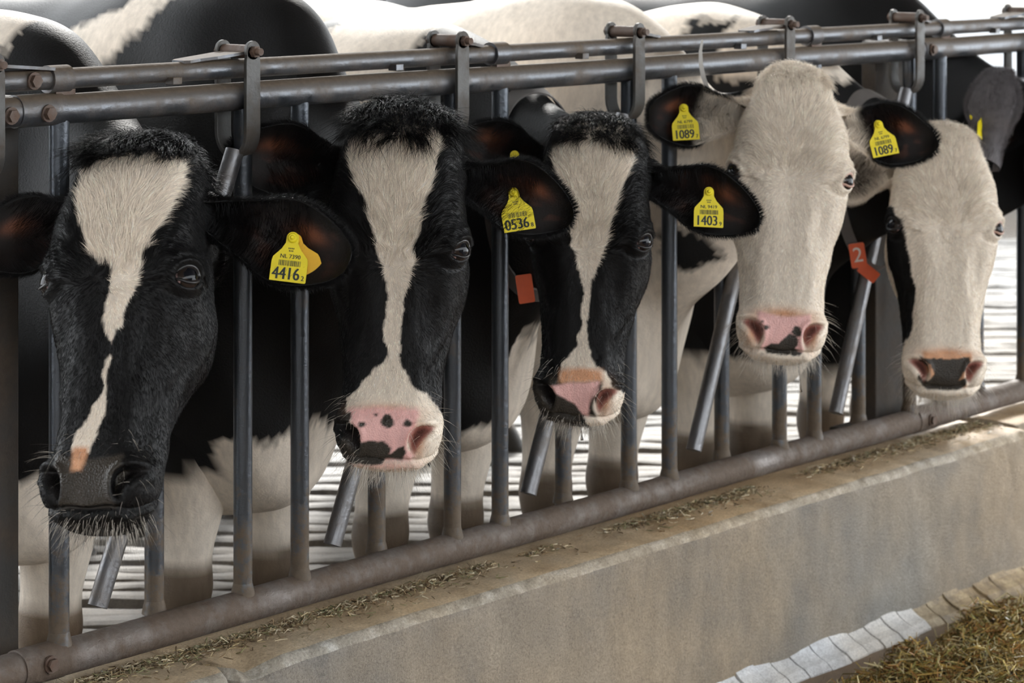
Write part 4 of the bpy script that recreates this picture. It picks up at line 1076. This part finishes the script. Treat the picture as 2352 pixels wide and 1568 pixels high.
COWS = [
  dict(seed=1, label='black cow with broad white blaze and dark nose, head lowest of the row',
       poll=at(336, 334, .24), yaw=-14, pitch=28, roll=4.2, k=.925, whorl=.265, body=(-.21, .36), top=1.37, neckmid=(-.27, 1.225, .88, .10), dew=.0,
       patches=[(WHITE, BL1, -.02), (WHITE, BL1B, 0)], nosemarks=[(ORSKIN, PK1, .003)], pad=NOSEB, darkwhisk=.5, nchin=330,
       bodyfn=lambda x, b, z: (z > .60) & ~((z > 1.315) & (b < .06) & (b > -.10)) & ~((b > .10) & (b < .2) & (z > 1.2)),
       ears=[dict(side=-1, dir=(1, .10, .12), up=(0, .1, -1), tags=[dict(t=.97, q=.2, nums=('NL 7390', '4416', '2'))], **EARB),
             dict(side=1, dir=(1, -.05, .27), up=(0, .15, -1), len=.285, wid=.070, cup=.85, tags=[dict(t=.58, q=.10, nums=('NL 7390', '4416', '2'), roll=-6, label='yellow ear tag numbered 4416'), dict(t=.60, q=.10, roll=17, mat='yellow_old', lift=.019)])],
       lock=dict(n=7000, len=.050, half=.08)),
  dict(seed=2, label='black cow with long white blaze and pink nose, biggest head of the row',
       poll=at(924, 250, .24), yaw=-5, pitch=8, roll=-1.2, k=.94, whorl=.285, body=(.335, .36), top=1.425, neckmid=(.275, 1.225, .90, .105), dew=.0,
       patches=[(WHITE, BL2, -.02)], tints=[(ORSKIN, 0, .537, .05, .012), (ORSKIN, .06, .585, .012, .03), ((.72, .45, .38), 0, .632, .06, .008)], pad=np.array([.70, .36, .32]),
       nosemarks=[(PINK, PD2, .004), (NOSEB, DK2), (NOSEB, blob(.005, .554, .012)), (NOSEB, blob(.041, .556, .0075, 1)), (NOSEB, blob(-.041, .562, .0065, 2)), (NOSEB, blob(-.017, .545, .003, 3)), (NOSEB, blob(-.066, .549, .007, 4))],
       nostril=(NOSE, PINKD), darkwhisk=.1,
       bodyfn=lambda x, b, z: ((z > .50) & ~((b > .03 + (1.37 - z) * 1.2) & (b < .19 + (1.363 - z) * 1.7) & (z > .80))) & ~((b < -.12) & (z < .60)),
       ears=[dict(side=-1, dir=(1, .12, -.12), up=(0, .1, -1), **EARB),
             dict(side=1, dir=(1, -.05, .30), up=(0, .15, -1), tags=[dict(t=.51, q=.0, nums=('', '0536', '8'), roll=10, lift=.004, label='yellow ear tag numbered 0536, half under ear hair')], **EARB)],
       lock=dict(n=8000, len=.055, half=.085)),
  dict(seed=3, label='black cow with narrow white blaze and half pink nose in mid row',
       poll=at(1374, 273, .24), yaw=-10, pitch=6, roll=-3.0, k=.875, whorl=.28, body=(.885, .36), top=1.335, neckmid=(.825, 1.225, .88, .10), dew=-.02,
       patches=[(WHITE, BL3, -.02)], tints=[(ORSKIN, .062, .585, .014, .03)], pad=NOSEB,
       nosemarks=[(ORSKIN * 1.1, SK3, .005), (PINK, PD3, .0025), (NOSEB, DK3)], nostril=(NOSE, PINKD), darkwhisk=.25,
       bodyfn=lambda x, b, z: ((z > .52) & ~((b > -.05) & (b < .18) & (z > 1.1))) & ~((b < -.05) & (z < .70) & (x > -.02)),
       ears=[dict(side=-1, dir=(1, .12, -.22), up=(0, .1, -1), tags=[dict(t=.42, q=-.1, nums=None, k=.9)], **EARB),
             dict(side=1, dir=(1, -.05, .29), up=(0, .15, -1), len=.285, wid=.070, cup=.85, tags=[dict(t=.56, q=.12, nums=('NL 9419', '1403', '9'), roll=-2, label='yellow ear tag numbered 1403')])],
       collar=dict(at=.235, w=.028, sag=.0, tags=[(.55, -.01, .016, .028, None, 'orange', .15)]),
       lock=dict(n=6000, len=.040, half=.08)),
  dict(seed=4, label='white-faced cow with black ears and two yellow tags numbered 1089',
       poll=at(1825, 150, .24), yaw=-2, pitch=13, roll=-4, k=.945, pw=.80, whorl=.26, body=(1.42, .36), top=1.38, neckmid=(1.385, 1.225, .84, .10), hbase=WHITE, pad=PINK, lid=('lid', 'lid_pink'),
       tints=[(ORSKIN, 0, .545, .055, .014), (ORSKIN, -.062, .585, .016, .03), (ORSKIN, .062, .585, .012, .03)], nostril=(PINKD, PINKD),
       nosemarks=[(NOSEB, DK4), (NOSEB, blob(.028, .580, .0105)), (NOSEB, blob(.020, .597, .009, 1)), (NOSEB, blob(-.046, .565, .003, 2)), (NOSEB, blob(-.037, .576, .0055, 3))],
       bodyfn=lambda x, b, z: (x < -.02) & ((np.hypot((b + .335) * 1.2, (z - .842)) < .048) | (np.hypot(b + .425, z - 1.18) < .03) | (np.hypot(b + .22, z - 1.18) < .025)),
       ears=[dict(side=-1, dir=(1, .38, .10), up=(0, .1, -1), outer=ear4, innerwhite=.45, tags=[dict(t=.60, q=.15, nums=('NL 6799', '1089', '7'), roll=4)], **EARB),
             dict(side=1, dir=(1, .02, .12), up=(0, .2, -1), outer=ear4, tags=[dict(t=.46, q=.1, nums=('NL 6799', '1089', '7'), roll=12)], **EARB)],
       lock=dict(n=2500, len=.022, col=WHITE)),
  dict(seed=5, label='white-faced cow with black eye patch and dark nose, last head in the row',
       poll=at(2164, 285, .24), yaw=-1, pitch=14, roll=-2.0, k=.94, pw=.86, whorl=.26, body=(1.965, .36), top=1.33, neckmid=(1.945, 1.225, .84, .10), hbase=WHITE, pad=ORSKIN, lid=('lid', 'lid_pink'),
       patches=[(BLACK, EP5, -.03)], tints=[(ORSKIN, 0, .545, .06, .012)], nostril=(PINKD, PINKD), nosemarks=[(NOSEB, DK5)],
       bodyfn=lambda x, b, z: (z > .52) & ~((b < .22) & (z > 1.17) & ~((b > -.07) & (b < .04) & (z < 1.31))),
       ears=[dict(side=-1, dir=(1, -.45, .0), up=(0, .1, -1), outer=WHITE, **EARB), dict(side=1, dir=(.32, -.15, -1), up=(1, .5, 0), base=(.100, -.04, .085), outer=np.array([.12, .11, .115]), tags=[dict(t=.42, q=-.75, nums=None, turn=1.6, k=.9, roll=-30)], **EARB)],
       collar=dict(at=.155, w=.03, sag=.065, tags=[(.575, .0, .018, .028, '2', 'orange', .15), (.535, .01, .014, .024, None, 'orange', .9)]),
       lock=dict(n=1500, len=.02, col=WHITE)),
  dict(seed=6, label='black cow body behind the last head, its own head out of sight', nhair=20000,
       poll=np.array([2.62, -.24, 1.20]), yaw=-5, pitch=15, roll=0, k=.92, body=(2.52, .36), top=1.40, neckmid=(2.53, 1.225, .84, .10), bodyfn=lambda x, b, z: z > .4, pad=NOSEB, nchin=200,
       ears=[dict(side=-1, dir=(1, .12, .05), up=(0, .1, -1), **EARB), dict(side=1, dir=(1, -.05, .2), up=(0, .15, -1), **EARB)], lock=dict(n=3000, len=.04, half=.08)),
]
BUILT = []
for c in COWS:
    c['paint'] = painter(c); c['bodypaint'] = bodypainter(c)
    BUILT.append(make_cow(c))

# ------------------------------------------------------------------ feed, chaff and small things
def strands(name, pts, dirs, lens, wid, cols, label, cat, parent=None):
    """loose flat stalks: every stalk a bent three-sided blade"""
    n = len(pts); r2 = np.random.default_rng(n)
    d = dirs / np.linalg.norm(dirs, axis=1, keepdims=True); s = np.cross(d, r2.normal(0, 1, (n, 3))); s /= np.linalg.norm(s, axis=1, keepdims=True); u = np.cross(s, d)
    bend = r2.normal(0, .22, n)[:, None] * lens[:, None]
    V = []; C = []
    for a in (0, .5, 1.0):
        c = pts + d * (lens * (a - .5))[:, None] + u * bend * (4 * a * (1 - a)); w = wid[:, None] * (1.0 if a == .5 else .55)
        for ang in (0, 2.09, 4.19): V.append(c + (s * math.cos(ang) + u * math.sin(ang) * .5) * w)
    V = np.stack(V, 1).reshape(-1, 3); b = (np.arange(n) * 9)[:, None]
    q = np.array([(k * 3 + e, k * 3 + (e + 1) % 3, k * 3 + 3 + (e + 1) % 3, k * 3 + 3 + e) for k in range(2) for e in range(3)])
    F = (b[:, :, None] + q[None]).reshape(-1, 4)
    me = bpy.data.meshes.new(name); me.from_pydata(V.tolist(), [], F.tolist())
    a = me.attributes.new('Col', 'FLOAT_COLOR', 'POINT'); a.data.foreach_set('color', np.repeat(np.concatenate([cols, np.ones((n, 1))], 1), 9, 0).astype(np.float32).ravel())
    o = new_obj(name, me, parent, [M['hair']])
    return tag(o, label, cat, kind='stuff')

# chopped straw on the ledge, thickest in the corner against the bottom rail
r3 = np.random.default_rng(33); n = 6500
u = r3.uniform(-.9, UEND, n); clump = vnoise(np.stack([u, u * 0, u * 0], 1), 4.5, 2, 3.0); keep = r3.random(n) < sstep(.15, .6, clump); u = u[keep]; n = len(u)
y = -.028 - np.abs(r3.normal(0, .022, n)) * (1 + 1.0 * (r3.random(n) < .2)); y = np.clip(y, -.118, 0)
pts = np.stack([u, y, LEDGE + .002 + .010 * r3.random(n) * np.exp(y / .03)], 1)
dirs = np.stack([r3.normal(0, 1, n), r3.normal(0, .7, n), r3.normal(0, .18, n)], 1)
pal = np.array([(.42, .33, .19), (.26, .18, .10), (.55, .47, .33), (.14, .10, .06), (.20, .19, .10)])
strands('chaff', pts, dirs, r3.uniform(.006, .026, n), r3.uniform(.0007, .0018, n), pal[r3.integers(0, 5, n)] * r3.uniform(.7, 1.2, (n, 1)), 'chopped straw and chaff lying along the kerb ledge', 'chaff')

# silage heap on the passage floor
hc = on_floor(2290, 1530, 0.0); gx = np.linspace(-.70, .62, 66); gy = np.linspace(-.55, .40, 48)
GX, GY = np.meshgrid(gx, gy, indexing='ij'); Pm = np.stack([hc[0] + GX.ravel(), hc[1] + GY.ravel(), np.zeros(GX.size)], 1)
ha, hb = on_floor(1945, 1568, 0.02), on_floor(2352, 1392, 0.02); hd = (hb - ha)[:2] / np.linalg.norm((hb - ha)[:2]); hn = np.array([hd[1], -hd[0]])
def heap(p):
    nz = vnoise(np.stack([p[:, 0], p[:, 1], p[:, 0] * 0], 1), 9, 3, 8.0)
    sd = (p[:, :2] - ha[:2]) @ hn + .10 * (nz - .5)
    return sstep(0, .09, sd) * (.020 + .085 * nz)
Pm[:, 2] = heap(Pm) - .006
ng = len(gy); F = [(i * ng + j, (i + 1) * ng + j, (i + 1) * ng + j + 1, i * ng + j + 1) for i in range(len(gx) - 1) for j in range(ng - 1) if max(Pm[i * ng + j, 2], Pm[(i + 1) * ng + j + 1, 2]) > -.0055]
keep = np.unique(np.array(F)); remap = -np.ones(len(Pm), int); remap[keep] = np.arange(len(keep)); Pm = Pm[keep]; F = [tuple(remap[list(q)]) for q in F]
me = bpy.data.meshes.new('silage_heap'); me.from_pydata(Pm.tolist(), [], F); me.polygons.foreach_set('use_smooth', [True] * len(F))
M['silage'] = concrete('dark_silage', (.035, .022, .010), (.085, .055, .022), (.15, .105, .045), .02, 40, False)
sil = tag(new_obj('silage_heap', me, None, [M['silage']]), 'heap of brown chopped silage on the passage floor', 'feed', kind='stuff')
n = 19000; p = np.stack([r3.uniform(hc[0] - .6, hc[0] + .6, n), r3.uniform(hc[1] - .48, hc[1] + .3, n), np.zeros(n)], 1)
h = heap(p); k_ = h > .012; p, h = p[k_], h[k_]; n = len(p); p[:, 2] = h + r3.uniform(-.004, .020, n)
dirs = np.stack([r3.normal(0, 1, n), r3.normal(0, 1, n), r3.normal(0, .45, n)], 1)
pal = np.array([(.46, .30, .08), (.30, .19, .06), (.62, .48, .18), (.16, .12, .04), (.26, .24, .08), (.72, .62, .36), (.36, .18, .06)])
strands('silage_stalks', p, dirs, r3.uniform(.015, .055, n), r3.uniform(.0008, .0026, n), pal[r3.integers(0, 7, n)] * r3.uniform(.6, 1.2, (n, 1)), 'loose silage stalks of the heap', None, sil)

# curved strip hooked over the rails beside the white-faced cow
mb = MB(); V = []; path = [(1613, 92, .048), (1609, 118, .050), (1610, 148, .053), (1616, 178, .056), (1626, 206, .058), (1640, 232, .058)]
pp = [at(*q) for q in path]; wv = [.002, .0035, .0045, .0050, .0045, .0015]
for q, w_ in zip(pp, wv): V += [q - RIGHT * w_, q + RIGHT * w_, q + RIGHT * w_ + FWD * .003, q - RIGHT * w_ + FWD * .003]
mb.add(V, [(i * 4 + e, i * 4 + (e + 1) % 4, i * 4 + 4 + (e + 1) % 4, i * 4 + 4 + e) for i in range(5) for e in range(4)] + [(3, 2, 1, 0), (20, 21, 22, 23)])
M['pale'] = flat('pale_strip', (.55, .53, .50), .4)
tag(mb.build('hook_strip', M['pale']), 'thin pale curved strip hooked on the rails above a black ear', 'hook')

# saliva threads
M['saliva'], nt, bs = mat('saliva'); bs.inputs['Transmission Weight'].default_value = 1.0; bs.inputs['Roughness'].default_value = 0.05; bs.inputs['IOR'].default_value = 1.33
def drool(i, px, y0, y1):
    cw = BUILT[i]; f = cw['hf'].out((0.02, .05, .63)); v = -f[1]
    mb = MB(); ys = np.linspace(y0, y1, 14)
    mb.tube([at(px + (y - y0) * .09, y, v) - cw['org'] for y in ys], [.0009 + .0009 * abs(math.sin(k * 1.3)) + (.0012 if k > 11 else 0) for k in range(14)], 8)
    mb.build('saliva_thread', M['saliva'], cw['o'])
drool(3, 1832, 812, 900); drool(2, 1331, 945, 1010)
